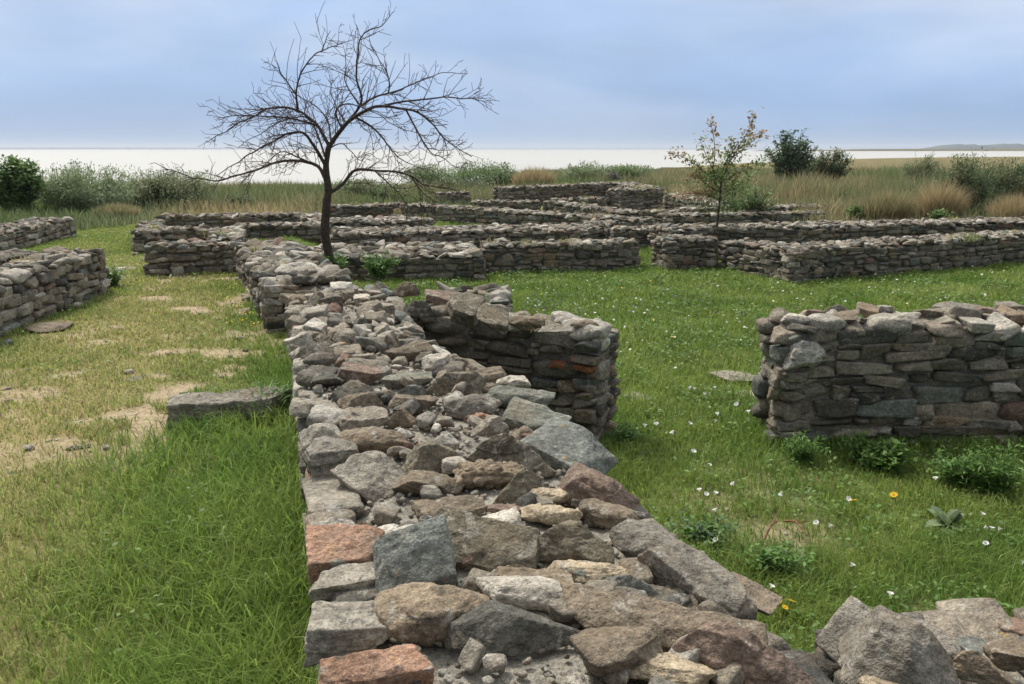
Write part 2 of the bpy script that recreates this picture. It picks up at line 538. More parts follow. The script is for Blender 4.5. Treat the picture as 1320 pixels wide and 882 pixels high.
# x0, y0, x1, y1 in the photograph, shape, colour, tilt about x / y / z (deg), name, label
HEROES = [
 (399,553,460,618,'block','gr',(4,-4,5),'loose_stone','big light grey stone with a broken underside at the left, beside the sloping pale slab'),
 (441,548,524,587,'round','br',(0,4,-6),'loose_stone','long rounded brown stone lying behind the pale sloping plank of stone on the near wall'),
 (446,588,520,645,'slab','pl',(24,-14,38),'loose_stone','smooth pale slab sloping like a plank between grey and brown stones'),
 (520,558,594,611,'wedge','ol',(0,0,20),'loose_stone','blocky brown stone with a flat front, left of the tall brown wedge at mid wall'),
 (503,607,598,642,'block','br',(0,3,-4),'loose_stone','low long grey brown stone lying left of the honeycombed stone'),
 (586,584,674,634,'round','tn',(0,0,0),'honeycomb_stone','rounded stone with a honeycombed, wrinkled surface'),
 (632,600,707,655,'wedge','ol',(8,0,25),'loose_stone','sharp pyramid shaped olive stone right in front of the honeycombed stone'),
 (535,635,624,673,'slab','br',(8,0,6),'loose_stone','flat grey brown slab lying left of the small white blocks'),
 (677,627,748,655,'round','cr',(0,0,0),'loose_stone','lumpy cream stone, the one farther from the viewer of a touching cream pair'),
 (672,649,748,678,'round','cr',(0,5,0),'loose_stone','lumpy cream stone, the nearer of a touching cream pair'),
 (615,656,673,695,'block','wh',(0,-6,12),'loose_stone','smooth white block with a squared end, right of the small speckled white stone'),
 (569,657,619,692,'wedge','wh',(0,0,0),'loose_stone','small speckled white pointed stone left of the smooth white block'),
 (624,647,684,667,'slab','rd',(0,0,-4),'loose_stone','thin reddish brown flat stone lying behind the smooth white block'),
 (634,660,790,732,'wedge','ol',(0,-6,-14),'loose_stone','large olive wedge with a notched crest, right of the long leaning slab'),
 (541,672,694,737,'slab','ol',(30,8,-14),'loose_stone','long olive slab leaning away from the viewer in front of the white block'),
 (399,668,500,744,'block','og',(3,0,-3),'old_brick','big pitted orange brick set at the left edge of the near wall'),
 (482,680,590,767,'slab','bg',(48,-10,12),'loose_stone','blue grey slab propped up on edge beside the big orange brick'),
 (402,728,492,772,'block','pl',(2,0,2),'loose_stone','pale flat stone at the left edge, just in front of the big orange brick'),
 (487,738,632,835,'round','tn',(0,6,10),'loose_stone','large rounded brown stone spotted with ochre lichen, left of the dark triangular slate'),
 (615,756,737,790,'round','wh',(0,2,-4),'loose_stone','long low white stone lying right behind the dark triangular slate'),
 (622,720,684,752,'wedge','br',(0,0,0),'loose_stone','small brown stone with a blunt top in front of the long leaning slab'),
 (643,736,737,768,'block','tn',(0,3,4),'loose_stone','low ochre brown stone lying behind the long low white stone'),
 (706,720,810,762,'round','cr',(0,0,-5),'loose_stone','mottled cream stone right of the ochre brown one and behind the dark arched stone'),
 (578,780,745,848,'wedge','dk',(34,0,-3),'loose_stone','dark grey slate with a peaked top edge and flat face turned to the viewer'),
 (745,736,855,781,'wedge','sl',(0,0,8),'loose_stone','dark arched stone lying behind the very long brown slab'),
 (715,776,975,838,'block','br',(14,3,-7),'loose_stone','very long brown slab with a pale upper surface stretching across the near wall'),
 (740,794,855,884,'round','br',(0,0,30),'loose_stone','upright rounded brown stone in front of the very long slab'),
 (808,840,920,890,'round','cr',(0,0,0),'loose_stone','grainy cream stone at the bottom of the picture between two brown stones'),
 (414,832,556,900,'block','og',(4,0,6),'old_brick','orange brick crusted with black lichen at the bottom left of the near wall'),
 (400,764,510,850,'block','pl',(2,0,-3),'loose_stone','pale lichen crusted block at the left edge, behind the black crusted orange brick'),
 (718,598,834,668,'wedge','rd',(6,14,-30),'loose_stone','reddish stone sloping down over the right edge of the near wall'),
 (745,640,822,684,'round','br',(0,8,-10),'loose_stone','grainy brown grey stone at the right, in front of the reddish sloping stone'),
 (785,666,884,738,'round','gr',(0,12,-14),'loose_stone','large rough granite stone on the right edge of the near wall'),
 (820,706,964,784,'block','gr',(4,12,-26),'loose_stone','large flat grey stone on the right edge, in front of the granite one'),
 (930,748,1000,790,'slab','br',(0,10,-20),'loose_stone','thin brown flat stone hanging on the right edge of the near wall'),
 (866,806,1056,892,'wedge','rd',(0,5,-8),'loose_stone','huge reddish brown stone at the right end of the foreground'),
 (545,452,579,484,'round','wh',(0,0,0),'loose_stone','bright white rounded lump where the near wall meets the side wall'),
 (551,470,625,512,'wedge','ol',(0,0,-20),'loose_stone','large olive stone with a layered sloping top in front of the white lump'),
 (629,496,712,532,'round','gg',(6,6,-12),'loose_stone','grey green smooth slab, farthest of the row down the right edge'),
 (640,514,731,560,'slab','gg',(12,12,-24),'loose_stone','grey green layered slab, second in the row down the right edge'),
 (680,545,783,608,'slab','bg',(10,18,-30),'loose_stone','big blue grey slab, nearest and largest in the row down the right edge'),
 (594,540,716,612,'wedge','ol',(0,0,-25),'loose_stone','tall brown wedge with steep broken faces at the middle of the near wall'),
 (598,530,634,546,'round','og',(0,0,0),'brick_fragment','small bright orange brick fragment'),
 (575,502,640,542,'round','gr',(0,0,0),'loose_stone','pitted grey stone with deep holes behind the small orange brick fragment'),
 (605,533,655,562,'wedge','pl',(0,0,0),'loose_stone','pale tan stone with the orange brick fragment on its shoulder'),
 (503,505,563,533,'block','br',(0,6,0),'loose_stone','rough brown stone lying left of the pitted grey stone'),
 (440,499,503,538,'wedge','br',(0,0,10),'loose_stone','smooth brown wedge near the left edge, beside a dark leaning slate'),
 (434,496,480,528,'slab','dk',(30,-14,30),'loose_stone','thin dark slate leaning on the smooth brown wedge'),
 (504,494,550,517,'wedge','sl',(0,0,12),'loose_stone','small slate blue stone at the middle of the near wall'),
 (494,479,556,502,'block','gg',(10,0,4),'loose_stone','grey green block with a flat front behind the slate blue stone'),
 (500,440,560,468,'block','br',(0,-8,14),'loose_stone','smooth brown squared block left of the bright white lump'),
 (402,478,443,504,'block','dk',(0,0,0),'loose_stone','dark stone with a pale top at the left edge of the near wall'),
 (437,468,496,498,'block','rd',(0,8,-8),'loose_stone','purplish brown stone with a dark hollow side, right of the dark pale topped stone'),
 (438,525,502,553,'slab','pl',(6,0,8),'loose_stone','pale slab with a smooth top in front of the smooth brown wedge'),
 (497,522,541,553,'wedge','br',(0,0,0),'loose_stone','grey brown split stone in front of the rough brown one'),
 (727,566,760,592,'round','tn',(0,0,0),'loose_stone','small tan stone at the right edge beyond the big blue grey slab'),
 (608,472,652,495,'block','br',(0,0,12),'loose_stone','brown squared stone at the right edge behind the white topped stone'),
 (605,490,648,513,'round','br',(0,0,0),'loose_stone','rounded brown stone behind the pitted grey one'),
 (640,483,682,502,'round','wh',(0,0,0),'loose_stone','white stone at the right edge behind the grey green slabs'),
 (457,380,477,394,'block','wh',(10,0,0),'loose_stone','small bright white squared stone near the far end of the near wall'),
 (463,389,489,404,'block','rd',(0,0,0),'loose_stone','small dark red stone in front of the bright white squared stone'),
 (479,362,503,382,'wedge','gr',(0,0,0),'loose_stone','pale grey upright stone at the far end of the near wall'),
 (800,762,908,790,'slab','dk',(4,3,-5),'loose_stone','flat dark stone squeezed in behind the very long brown slab'),
]
def hero(x0, y0, x1, y1, kind, ck, tilt, name, label, seed, zref=None, group='loose stones on top of the near wall', cat='stone', parent=None):
    # settle the foot of the stone on the mortar: find height at that spot
    z0 = .47
    if zref is None:
        for _ in range(3):
            p = P((x0 + x1) / 2, y1 - 2, z0)
            s, t = m_coords(p[0], p[1]); z0 = crown_z(s + 1.3, float(np.clip(t, 0, MW))) - .015
    else: z0 = zref
    p = P((x0 + x1) / 2, y1 - 2, z0)
    dep = p[1] * cp - (p[2] - HC) * sp
    ppm = F / dep
    ang = math.atan2(HC - z0, math.hypot(p[0], p[1]))
    w = (x1 - x0) / ppm * 1.08
    k = {'block': .62, 'slab': .3, 'wedge': .85, 'round': .66, 'flat': .2}[kind]
    ap = (y1 - y0) / ppm * 1.06
    if abs(tilt[0]) > 20:                    # propped-up slab: its big face is what we see
        D = ap / (math.sin(ang + R(tilt[0]))); D = min(D, w * 1.3); H = D * (.26 if kind == 'slab' else .4)
    else:
        D = ap / (math.sin(ang) + k * math.cos(ang)); D = float(np.clip(D, w * (.4 if w < .45 else .25), w * 1.25)); H = k * D
        H = max(H, (ap - D * math.sin(ang)) / math.cos(ang))
    back = np.array([p[0], p[1]]) / np.hypot(p[0], p[1])
    pd = D * math.cos(R(tilt[0])) if abs(tilt[0]) > 20 else D
    c2 = p[:2] + back * pd * .45
    lift = (H * .34 if abs(tilt[0]) <= 20 else D * .5 * math.sin(R(tilt[0])) * .82 + H * .1)
    cen = np.array([c2[0], c2[1], z0 + lift])
    yaw = -math.atan2(back[0], back[1])
    B = rot(R(tilt[0]), R(tilt[1]), 0)
    B = rot(0, 0, yaw + R(tilt[2])) @ B
    c = (np.array(COL[ck]) * .82 + np.array((.20, .175, .135)) * .18) * np.random.default_rng(seed).uniform(.92, 1.1)
    if kind == 'flat': kind = 'round'
    n = 34 if (x1 - x0) > 60 else 20
    A_ = one_stone(n, kind, np.array([w, D, H]), B, cen, c, seed, honey=name == 'honeycomb_stone', rough=1.5 if name == 'stone_block' else .8 if ck in ('bg', 'gg', 'wh') else 1.0)
    o = A_.build(name, M_STONE, parent, (float(cen[0]), float(cen[1]), float(z0)))
    if parent is None: tag(o, label, 'brick' if 'brick' in name else cat, group)
    hero_px.append((x0, y0, x1, y1))
    return o
for i, h in enumerate(HEROES):
    hero(*h, seed=200 + i)

# coping stones bedded in the rest of the top
cand = []
step = .17
for i in range(int(m_len / step)):
    for j in range(int(MW / step)):
        a = (i + .5 + rng.uniform(-.35, .35)) * step; b = (j + .5 + rng.uniform(-.3, .3)) * MW / int(MW / step)
        c2 = mo + UD * a + VD * b
        x, y = px_of((*c2, .5))
        inside = any(h[0] - 6 < x < h[2] + 6 and h[1] - 2 < y < h[3] + 4 for h in hero_px)
        w = rng.uniform(.13, .29) * (.8 if y > 640 else 1.0)
        if inside:
            if rng.random() < .88: continue
            w *= .5
        cand.append((a, b, w, y))
cand.sort(key=lambda c: -c[2] / (c[3] and max(.4, (c[3] - 192)) ** -1) if 330 < c[3] < 940 else 0)
rest = Acc()
for k, (a, b, w, y) in enumerate(cand):
    d = w * rng.uniform(.55, .85); h = w * rng.uniform(.3, .55)
    c2 = mo + UD * a + VD * np.clip(b, d * .4, MW - d * .4)
    kind = ('block', 'wedge', 'round', 'slab')[int(rng.choice(4, p=[.36, .24, .2, .2]))]
    Bm = rot(rng.normal(.05, .2), rng.normal(0, .2), rng.normal(0, .5))
    cen = np.array([*c2, crown_z(a, b) + h * .2])
    col = stone_col(rng, 1.12, .2)
    if k < 95 and 330 < y < 940:
        A_ = one_stone(13, kind, np.array([w, d, h]), Bm, cen, col, 900 + k)
        squeeze(A_).build('coping_stone', M_STONE, near, tuple(float(q) for q in A_.v[0].mean(0)))
    else:
        put_rock(rest, 9, kind, cen, np.array([w, d, h]), Bm, col, rng)
# second layer of smaller packing stones
for k in range(260):
    a = m_len * rng.random(); b = MW * rng.uniform(.06, .94); s = rng.uniform(.06, .14)
    c2 = mo + UD * a + VD * b
    put_rock(rest, 6, ('block', 'wedge', 'round')[int(rng.integers(0, 3))], np.array([*c2, crown_z(a, b) + s * .1]), np.array([s, s * .8, s * .5]),
             rot(rng.normal(0, .3), rng.normal(0, .3), rng.uniform(0, 6)), stone_col(rng, 1.12, .3), rng)
o = squeeze(rest).build('packing_stones', M_STONE, near, tuple(near.location)); o['kind'] = 'stuff'

# ------------------------------------------------------------------ rough wall at the lower right
q0, q1 = P(1150, 925, .0), P(1420, 900, .02)
qw, qd = wall('tumbled low wall of big grey boulders at the lower right corner', q0, q1, .55, -.5, n=10, wr=(.25, .5), hr=(.14, .26), top=.24, ext=(.0, 1.0), pale=0, gain=.85)
QH = [
 (1058,768,1222,895,'wedge','gr',(0,0,-18),'loose_stone','big grey boulder with a sharp upright edge at the lower right'),
 (1142,800,1247,852,'round','gr',(0,6,-20),'loose_stone','flaky grey stone crusted with lichen behind the sharp edged boulder'),
 (1208,838,1314,884,'wedge','tn',(0,4,0),'loose_stone','tan boulder with a blunt nose at the lower right'),
 (1272,818,1335,868,'block','br',(0,-5,10),'loose_stone','brown grey block cut by the right border of the picture'),
 (1110,872,1160,900,'round','cr',(0,0,0),'loose_stone','small pale stone at the bottom edge below the sharp edged boulder'),
]
for i, h in enumerate(QH): hero(*h, seed=520 + i, zref=.10, group='boulders heaped at the lower right')
# ------------------------------------------------------------------ the other walls
# side wall (pier) joining the near wall
pa, pb = P(515, 398, .41), P(772, 427, .40)
pier, pd = wall('short side wall with orange bricks at its end, joining the near wall on the right', pa, pb, .46, -.53, n=8, wr=(.2, .5), hr=(.06, .15), top=.3, gain=.95)
sA = Acc(); rr = np.random.default_rng(77)
# orange bricks built into its right end
pu = (pb - pa)[:2] / np.linalg.norm((pb - pa)[:2]); pn = np.array([pu[1], -pu[0]])
for (off, z, w) in ((.14, .155, .2), (.36, .085, .2), (.13, .085, .22)):
    c2 = pb[:2] - pu * off + pn * .012 - pn * .07
    A_ = one_stone(9, 'block', np.array([w, .2, .062]), np.array([[pu[0], -pn[0], 0], [pu[1], -pn[1], 0], [0, 0, 1.]]), np.array([*c2, z]), np.array((.30, .125, .065)), int(z * 1000) + int(off * 100))
    A_.build('brick', M_STONE, pier, tuple(float(q) for q in (*c2, z)))
# higher stones piled where it leaves the near wall
for i, (x0, y0, x1, y1, k, c, t) in enumerate([(522,384,562,408,'wedge','dk',(0,0,0)), (548,372,584,392,'slab','rd',(10,14,0)), (575,380,622,412,'slab','ol',(14,20,-8)),
        (614,398,656,424,'slab','ol',(8,20,0)), (508,362,542,382,'wedge','br',(0,0,0)), (655,405,702,426,'round','br',(0,0,0)), (716,408,752,420,'round','wh',(0,0,0)),
        (735,412,770,426,'round','br',(0,0,0)), (694,420,740,436,'slab','gr',(5,0,0)), (575,388,612,404,'round','wh',(0,0,0))]):
    zr = .40 + (.07 if i < 5 else 0.0)
    hero(x0, y0, x1, y1, k, c, t, 'coping_stone', '', 700 + i, zref=zr, parent=pier)

# right near block
ka, kb = P(1012, 421, .43), P(1330, 416, .45)
kroot, kd = wall('high thick wall block of dark stones standing in the grass at the right', ka, kb, .5, -.55, n=9, wr=(.18, .52), hr=(.07, .18), top=.3, ext=(0, 1.6))
for i, (x0, y0, x1, y1, k, c, t) in enumerate([(1008,402,1042,420,'round','wh',(0,0,0)), (1058,392,1092,408,'wedge','gr',(0,0,0)), (1070,402,1106,420,'slab','br',(6,-12,0)),
        (1104,392,1130,410,'slab','tn',(8,10,0)), (1128,392,1152,408,'round','pl',(0,0,0)), (1150,400,1182,422,'round','wh',(0,0,0)), (1176,396,1214,416,'block','br',(0,6,0)),
        (1206,390,1258,410,'slab','gr',(5,4,0)), (1256,394,1284,412,'round','rd',(0,0,0)), (1284,388,1318,408,'block','gr',(0,0,0)), (1036,398,1060,412,'block','rd',(0,0,0))]):
    hero(x0, y0, x1, y1, k, c, t, 'coping_stone', '', 730 + i, zref=.42, parent=kroot)
# pale pitted boulder in its left corner
kc = ka[:2] + (kb - ka)[:2] / np.linalg.norm((kb - ka)[:2]) * .17
A_ = one_stone(22, 'round', np.array([.34, .26, .24]), rot(0, 0, .1), np.array([kc[0], kc[1] + .03, .2]), np.array((.42, .40, .36)), 811, honey=True)
A_.build('pale_boulder', M_STONE, kroot, (float(kc[0]), float(kc[1] + .06), .2))

# far part of the near wall, set a little to the left
wall('long rubble wall edging the path on its right, carrying on beyond the near wall', P(339, 372, .45), P(302, 319, .38), .88, -.05, n=6, top=.24, ref=(-3.2, 8), group='ruined low stone walls')
W = lambda lab, a, za, b, zb_, th, zb, **k: wall(lab, P(*a, za), P(*b, zb_), th, zb, **k)
W('low front wall of a small cell beside the path, facing the viewer', (186, 321), .4, (306, 319), .38, .45, -.02, n=5)
W('thin side wall of the small cell, its end facing the viewer at the path', (170, 304), .31, (184, 288), .28, .42, -.03, n=4, ref=(-12, 12))
W('middle cross wall of the small cell behind its front wall', (190, 299), .26, (268, 298), .26, .45, -.03, n=4)
W('rear cross wall of the small cell, dark and long', (200, 282), .26, (388, 279), .27, .5, -.1, n=4)
W('stub of rubble wall joining the small cell to the long path wall', (268, 312), .3, (275, 297), .28, .55, -.05, n=4, ref=(-8, 13))
W('dark cross wall behind the bare tree trunk on its left side', (300, 294), .22, (425, 292), .22, .5, -.1, n=4)
W('rubble return wall at the right end of the rear cell wall', (388, 288), .24, (388, 279), .24, .5, -.1, n=4, ref=(-8, 17))
# left of the path
W('stony wall along the left side of the path, cut by the left border', (0, 372), .47, (136, 326), .5, .55, -.05, n=6, wr=(.14, .36), hr=(.08, .16), ref=(-1, 8), ext=(1.6, 0), top=.2, gain=1.25)
W('cross wall of the left cell, in deep shade behind the path side wall', (-60, 337), .47, (70, 335), .48, .5, -.05, n=5, ext=(.5, 0))
W('low broken wall in the meadow at the far left, ending in the grass', (-30, 311), .3, (95, 284), .32, .8, -.06, n=4, ref=(0, 14), ext=(3, 0), gain=1.25)
# middle
W('wide rubble wall right behind the bare tree', (392, 337), 0., (624, 333), 0., 1.9, -.45, n=6, top=.24)
W('straight dark wall at the far side of the lawn, ending at the gap', (624, 320), .09, (824, 316), .09, .55, -.4, n=6)
W('long middle wall running behind the wall at the far side of the lawn', (425, 305), .17, (746, 299), .19, 1.2, -.25, n=4)
W('short dark wall stub left of the lawn gap, farther back', (792, 299), .1, (852, 297), .1, .5, -.3, n=4)
W('broken stub of pale blocks between two middle walls', (752, 299), .12, (800, 288), .16, .6, -.3, n=4)
W('short wall with lit rubble behind the bare tree, to the right of its trunk', (478, 291), .2, (560, 285), .2, 1.3, -.2, n=4)
W('dark wall piece seen just right of the bare trunk', (412, 290), .2, (480, 289), .2, 1.0, -.2, n=4)
W('very long oblique wall descending to the right through the middle of the ruins', (522, 266), .2, (830, 287), .14, .65, -.22, n=4, ref=(-6, 10), gain=1.2)
W('dark wall running left from the upper end of the long oblique wall', (424, 269), .18, (522, 265), .2, .5, -.22, n=4)
# back
W('small dark wall block at the back, left of the highest ruin', (566, 251), .2, (607, 250), .2, .6, -.2, n=3)
W('back wall in front of the highest ruin, on its left', (607, 262), .2, (696, 262), .2, .5, -.2, n=3)
W('highest and farthest wall of the ruins with a gently rising top', (648, 244), .38, (812, 237), .45, .7, -.25, n=3)
W('dark square wall stub at the right end of the highest ruin', (803, 247), .45, (853, 245), .45, .8, -.2, n=4)
W('rubble return wall linking the highest ruin to the dark square stub', (855, 244), .45, (818, 237), .45, .8, -.2, n=3, ref=(9, 22))
W('short wall in front of the highest ruin, right of the middle', (716, 259), .16, (781, 258), .16, .6, -.2, n=3)
W('oblique rubble wall running down from the short wall before the highest ruin', (700, 262), .17, (800, 277), .12, .7, -.22, n=3, ref=(0, 15))
W('low dark wall behind the lawn gap, left of the sapling', (785, 276), .1, (885, 275), .1, .6, -.25, n=4)
W('sloping rubble bank wall right of the dark square stub', (855, 251), .4, (960, 276), .12, .8, -.25, n=3, ref=(5, 18))
# right
W('low wall behind the sapling with a squared right end', (858, 280), .11, (1066, 276), .11, .55, -.25, n=4)
W('second low wall behind the sapling, topped with pale rubble', (885, 272), .12, (1068, 268), .14, .8, -.25, n=4)
W('big walled enclosure front on the right with a sharp left corner', (1024, 327), .13, (1320, 307), .15, .7, -.45, n=6, ext=(0, 3), ref=(2, 5))
W('left return wall of the big enclosure on the right', (926, 315), .08, (1020, 327), .13, .7, -.42, n=6, ref=(2.2, 10), gain=1.25)
W('rear wall of the big enclosure on the right, seen only as a rubble top', (858, 299), .18, (1320, 289), .2, .95, -.3, n=5, ext=(0, 3), ref=(2, 5))
W('dark short wall block at the right side of the lawn gap', (860, 313), .16, (926, 311), .16, .6, -.4, n=6)
bb, bd = W('low stone block with grass on top, hidden partly behind the short side wall', (556, 386), .12, (657, 386), .12, .9, -.46, n=7, top=.3)

# ------------------------------------------------------------------ single stones lying on the ground
GST = [
 (232,487,374,548,'block','gr',(0,0,-18),'stone_block','long squared stone block half sunk in the grass left of the near wall', 0.04, .5),
 (40,413,92,432,'flat','br',(0,0,0),'flat_stone','flat brown stone lying on the path at the far left', 0.0, .2),
 (-4,514,56,530,'flat','pl',(0,0,0),'flat_stone','pale flat stone in the worn path at the left border', -.05, .2),
 (62,526,132,544,'flat','tn',(0,0,0),'flat_stone','low tan stone sunk in the worn path, right of the pale flat stone', -.05, .2),
 (164,482,220,495,'flat','gr',(0,0,0),'flat_stone','thin grey stone sunk in the path behind the squared block', -.03, .2),
 (130,508,200,522,'flat','br',(0,0,0),'flat_stone','brown flat stone flush with the path left of the squared block', -.035, .2),
 (145,345,175,351,'flat','wh',(0,0,0),'flat_stone','whitish flat stone in the grass at the far end of the path', 0.0, .2),
 (914,474,976,497,'flat','pl',(0,0,4),'flat_stone','broad pale slab lying in the lawn left of the high wall block', -.44, .2),
 (950,504,978,514,'flat','wh',(0,0,0),'flat_stone','small whitish slab in the lawn touching the high wall block', -.44, .2),
 (798,506,840,519,'flat','pl',(0,0,0),'flat_stone','pale stone sunk in the lawn at the end of the short side wall', -.47, .2),
 (935,383,962,390,'flat','tn',(0,0,0),'flat_stone','small tan slab lying far out in the lawn', -.3, .2),
 (88,577,116,584,'round','gr',(0,0,0),'small_stone','small grey stone in the worn grass in front of the squared block', -.01, .2),
 (62,612,78,620,'round','dk',(0,0,0),'small_stone','small dark stone in the worn grass at the left', -.01, .2),
 (1180,272,1212,286,'block','gr',(0,0,0),'boulder','grey boulder in the tall grass behind the big enclosure', -.17, .4),
]
for i, (x0, y0, x1, y1, k, c, t, nm, lab, zr, _) in enumerate(GST):
    if zr < -.2: zr = float(PG((x0 + x1) / 2, y1 - 2)[2]) + .01
    hero(x0, y0, x1, y1, k, c, t, nm, lab, 760 + i, zref=zr, group='stones lying on the ground', cat='stone')
# upright yellowish stone marker
pm = P(513, 286, -.12)
mk = one_stone(12, 'block', np.array([.22, .12, .42]), rot(.05, -.08, .2), np.array([pm[0], pm[1], pm[2] + .16]), np.array((.50, .38, .22)), 41, rough=.5)
o = mk.build('stone_marker', M_STONE, None, (float(pm[0]), float(pm[1]), float(pm[2])))
tag(o, 'small upright yellowish stone standing among the ruins right of the bare tree', 'stone')
# ------------------------------------------------------------------ ground, water, far shore
def shore(az):
    """distance to the shore for an azimuth (radians, right positive)"""
    return np.interp(np.degrees(az), [-60, -35, -24, -20, -3, 0, 6, 12, 20, 27, 36, 60], [85, 80, 72, 60, 60, 85, 105, 140, 230, 330, 420, 500])
PATHX = [-2.2, -2.55, -2.95, -3.55, -4.5, -7.0]
def bare(x, y):
    """0 grass ... 1 worn earth"""
    s, t = m_coords(x, y)
    n = fbm2(x, y * 1.8, .62, 4, 21); n2 = fbm2(x, y, .33, 3, 33)
    pc = np.interp(y, [2, 4.2, 6.1, 8.6, 12, 20], PATHX); path = np.exp(-((x - pc) / 1.25) ** 2) * (t < 0)
    b = sstep(n + .7 * n2, .08, .32) * (path * 1.0 + .06)
    b = b * np.where(t < 0, 1, .25) * sstep(y, 3.6, 5.2)
    # earth patch on the lawn below the high block and at the pier
    for (px, py, r) in ((985, 610, .5), (1010, 690, .55), (815, 512, .35), (1225, 810, .4), (940, 640, .5)):
        q = PG(px, py)
        b = np.maximum(b, .75 * np.exp(-(((x - q[0]) / r) ** 2 + ((y - q[1]) / (r * .7)) ** 2) * 1.5) * (.6 + .8 * n2))
    return np.clip(b, 0, 1)
def dryness(x, y):
    s, t = m_coords(x, y)
    pc = np.interp(y, [2, 4.2, 6.1, 8.6, 12, 20], PATHX); path = np.exp(-((x - pc) / 1.35) ** 2) * (t < 0)
    d = .28 + .60 * path * (.45 + .55 * sstep(y, 2.6, 4.8)) + .42 * fbm2(x, y * 1.3, 1.1, 3, 51)
    d = np.where(t > 0, d - .32, d)
    d = d - .35 * sstep(-t, 1.7, .2) * (t < 0)
    return np.clip(d, 0, 1)

az = np.radians(np.concatenate([np.linspace(-80, -44, 10)[:-1], np.linspace(-44, 44, 330), np.linspace(44, 80, 10)[1:]]))
rad = np.concatenate([[.3], np.geomspace(.8, 34, 250), np.geomspace(36, 130, 40)])
A_, R_ = np.meshgrid(az, rad, indexing='ij')
gx, gy = (R_ * np.sin(A_)).ravel(), (R_ * np.cos(A_)).ravel()
zz = gz(gx, gy)
sh = shore(np.arctan2(gx, gy))
rr_ = np.hypot(gx, gy)
na, nr = len(az), len(rad)
# last rings: out to the shore and below the water
tail = []
gX, gY, gZ = gx.reshape(na, nr), gy.reshape(na, nr), zz.reshape(na, nr)
ext_r = [1.0, 1.02]
cols = []
for k, (fr, zt_) in enumerate(((.72, -1.02), (.9, -1.08), (1.0, -1.22), (1.06, -1.6))):
    rr2 = np.maximum(shore(az) * fr, 130 + k * .5) if k < 4 else None
    gX = np.concatenate([gX, (rr2 * np.sin(az))[:, None]], 1); gY = np.concatenate([gY, (rr2 * np.cos(az))[:, None]], 1)
    gZ = np.concatenate([gZ, np.full((na, 1), zt_)], 1)
# where the shore comes closer than the dense rings, sink the ground under the water
rall = np.hypot(gX, gY); shall = shore(np.arctan2(gX, gY))
gZ = np.where(rall > shall, -1.22 - np.clip((rall - shall) * .05, 0, 1.2), np.maximum(gZ, -1.16))
nr2 = gX.shape[1]
V = np.stack([gX.ravel(), gY.ravel(), gZ.ravel()], 1)
# micro relief near the camera
rv = np.hypot(V[:, 0], V[:, 1])
V[:, 2] += .018 * fbm2(V[:, 0], V[:, 1], .28, 3, 61) * (1 - sstep(rv, 9, 16)) * (rv < 16)
i, j = np.meshgrid(np.arange(na - 1), np.arange(nr2 - 1), indexing='ij'); i = i.ravel(); j = j.ravel()
Q = np.stack([i * nr2 + j, i * nr2 + j + 1, (i + 1) * nr2 + j + 1, (i + 1) * nr2 + j], 1)[:, ::-1]
bb_ = bare(V[:, 0], V[:, 1]) * (rv < 30); dd_ = dryness(V[:, 0], V[:, 1])
green = np.array((.10, .13, .035)); dry = np.array((.27, .225, .10)); earth = np.array((.36, .285, .185)); mead = np.array((.17, .14, .06))
gc = green[None] * (1 - dd_)[:, None] + dry[None] * dd_[:, None]
gc = gc * (1 - bb_)[:, None] + earth[None] * bb_[:, None]
fm = sstep(rv, 22, 34)[:, None]
gc = gc * (1 - fm) + mead[None] * fm * (1 + .3 * fbm2(V[:, 0], V[:, 1], 9, 3, 71))[:, None]
m, nt, bs, N, L = newmat('turf_and_earth')
at = N('ShaderNodeAttribute'); at.attribute_name = 'Col'
tc = N('ShaderNodeTexCoord'); nz = N('ShaderNodeTexNoise'); nz.inputs['Scale'].default_value = 22; nz.inputs['Detail'].default_value = 8; nz.inputs['Roughness'].default_value = .7
L(tc.outputs['Object'], nz.inputs['Vector'])
mr = N('ShaderNodeMapRange'); L(nz.outputs['Fac'], mr.inputs[0]); mr.inputs[1].default_value = .3; mr.inputs[2].default_value = .7; mr.inputs[3].default_value = .6; mr.inputs[4].default_value = 1.4
sc_ = N('ShaderNodeVectorMath'); sc_.operation = 'SCALE'; L(at.outputs['Color'], sc_.inputs[0]); L(mr.outputs[0], sc_.inputs['Scale'])
L(sc_.outputs[0], bs.inputs['Base Color']); bs.inputs['Roughness'].default_value = .95; bs.inputs['Specular IOR Level'].default_value = .1
bp = N('ShaderNodeBump'); bp.inputs['Strength'].default_value = .8; bp.inputs['Distance'].default_value = .02; L(nz.outputs['Fac'], bp.inputs['Height']); L(bp.outputs[0], bs.inputs['Normal'])
ga = Acc(); ga.add(V, gc, quads=Q); tag(ga.build('ground', m), kind='structure')

# water
m, nt, bs, N, L = newmat('lagoon_water')
bs.inputs['Base Color'].default_value = (.46, .43, .36, 1); bs.inputs['Roughness'].default_value = .32; bs.inputs['IOR'].default_value = 1.33
tc = N('ShaderNodeTexCoord'); mp = N('ShaderNodeMapping'); mp.inputs['Scale'].default_value = (.25, 1.0, 1); L(tc.outputs['Object'], mp.inputs['Vector'])
w1 = N('ShaderNodeTexNoise'); w1.inputs['Scale'].default_value = .9; w1.inputs['Detail'].default_value = 5; L(mp.outputs[0], w1.inputs['Vector'])
bp = N('ShaderNodeBump'); bp.inputs['Strength'].default_value = .5; bp.inputs['Distance'].default_value = .25; L(w1.outputs['Fac'], bp.inputs['Height']); L(bp.outputs[0], bs.inputs['Normal'])
M_WATER = m
wa = Acc()
wv = np.array([(-9000, 30, -1.2), (9000, 30, -1.2), (9000, 9000, -1.2), (-9000, 9000, -1.2)], float)
wa.add(wv, (.6, .6, .55), quads=[[0, 1, 2, 3]])
tag(wa.build('lagoon_water', M_WATER), kind='structure')

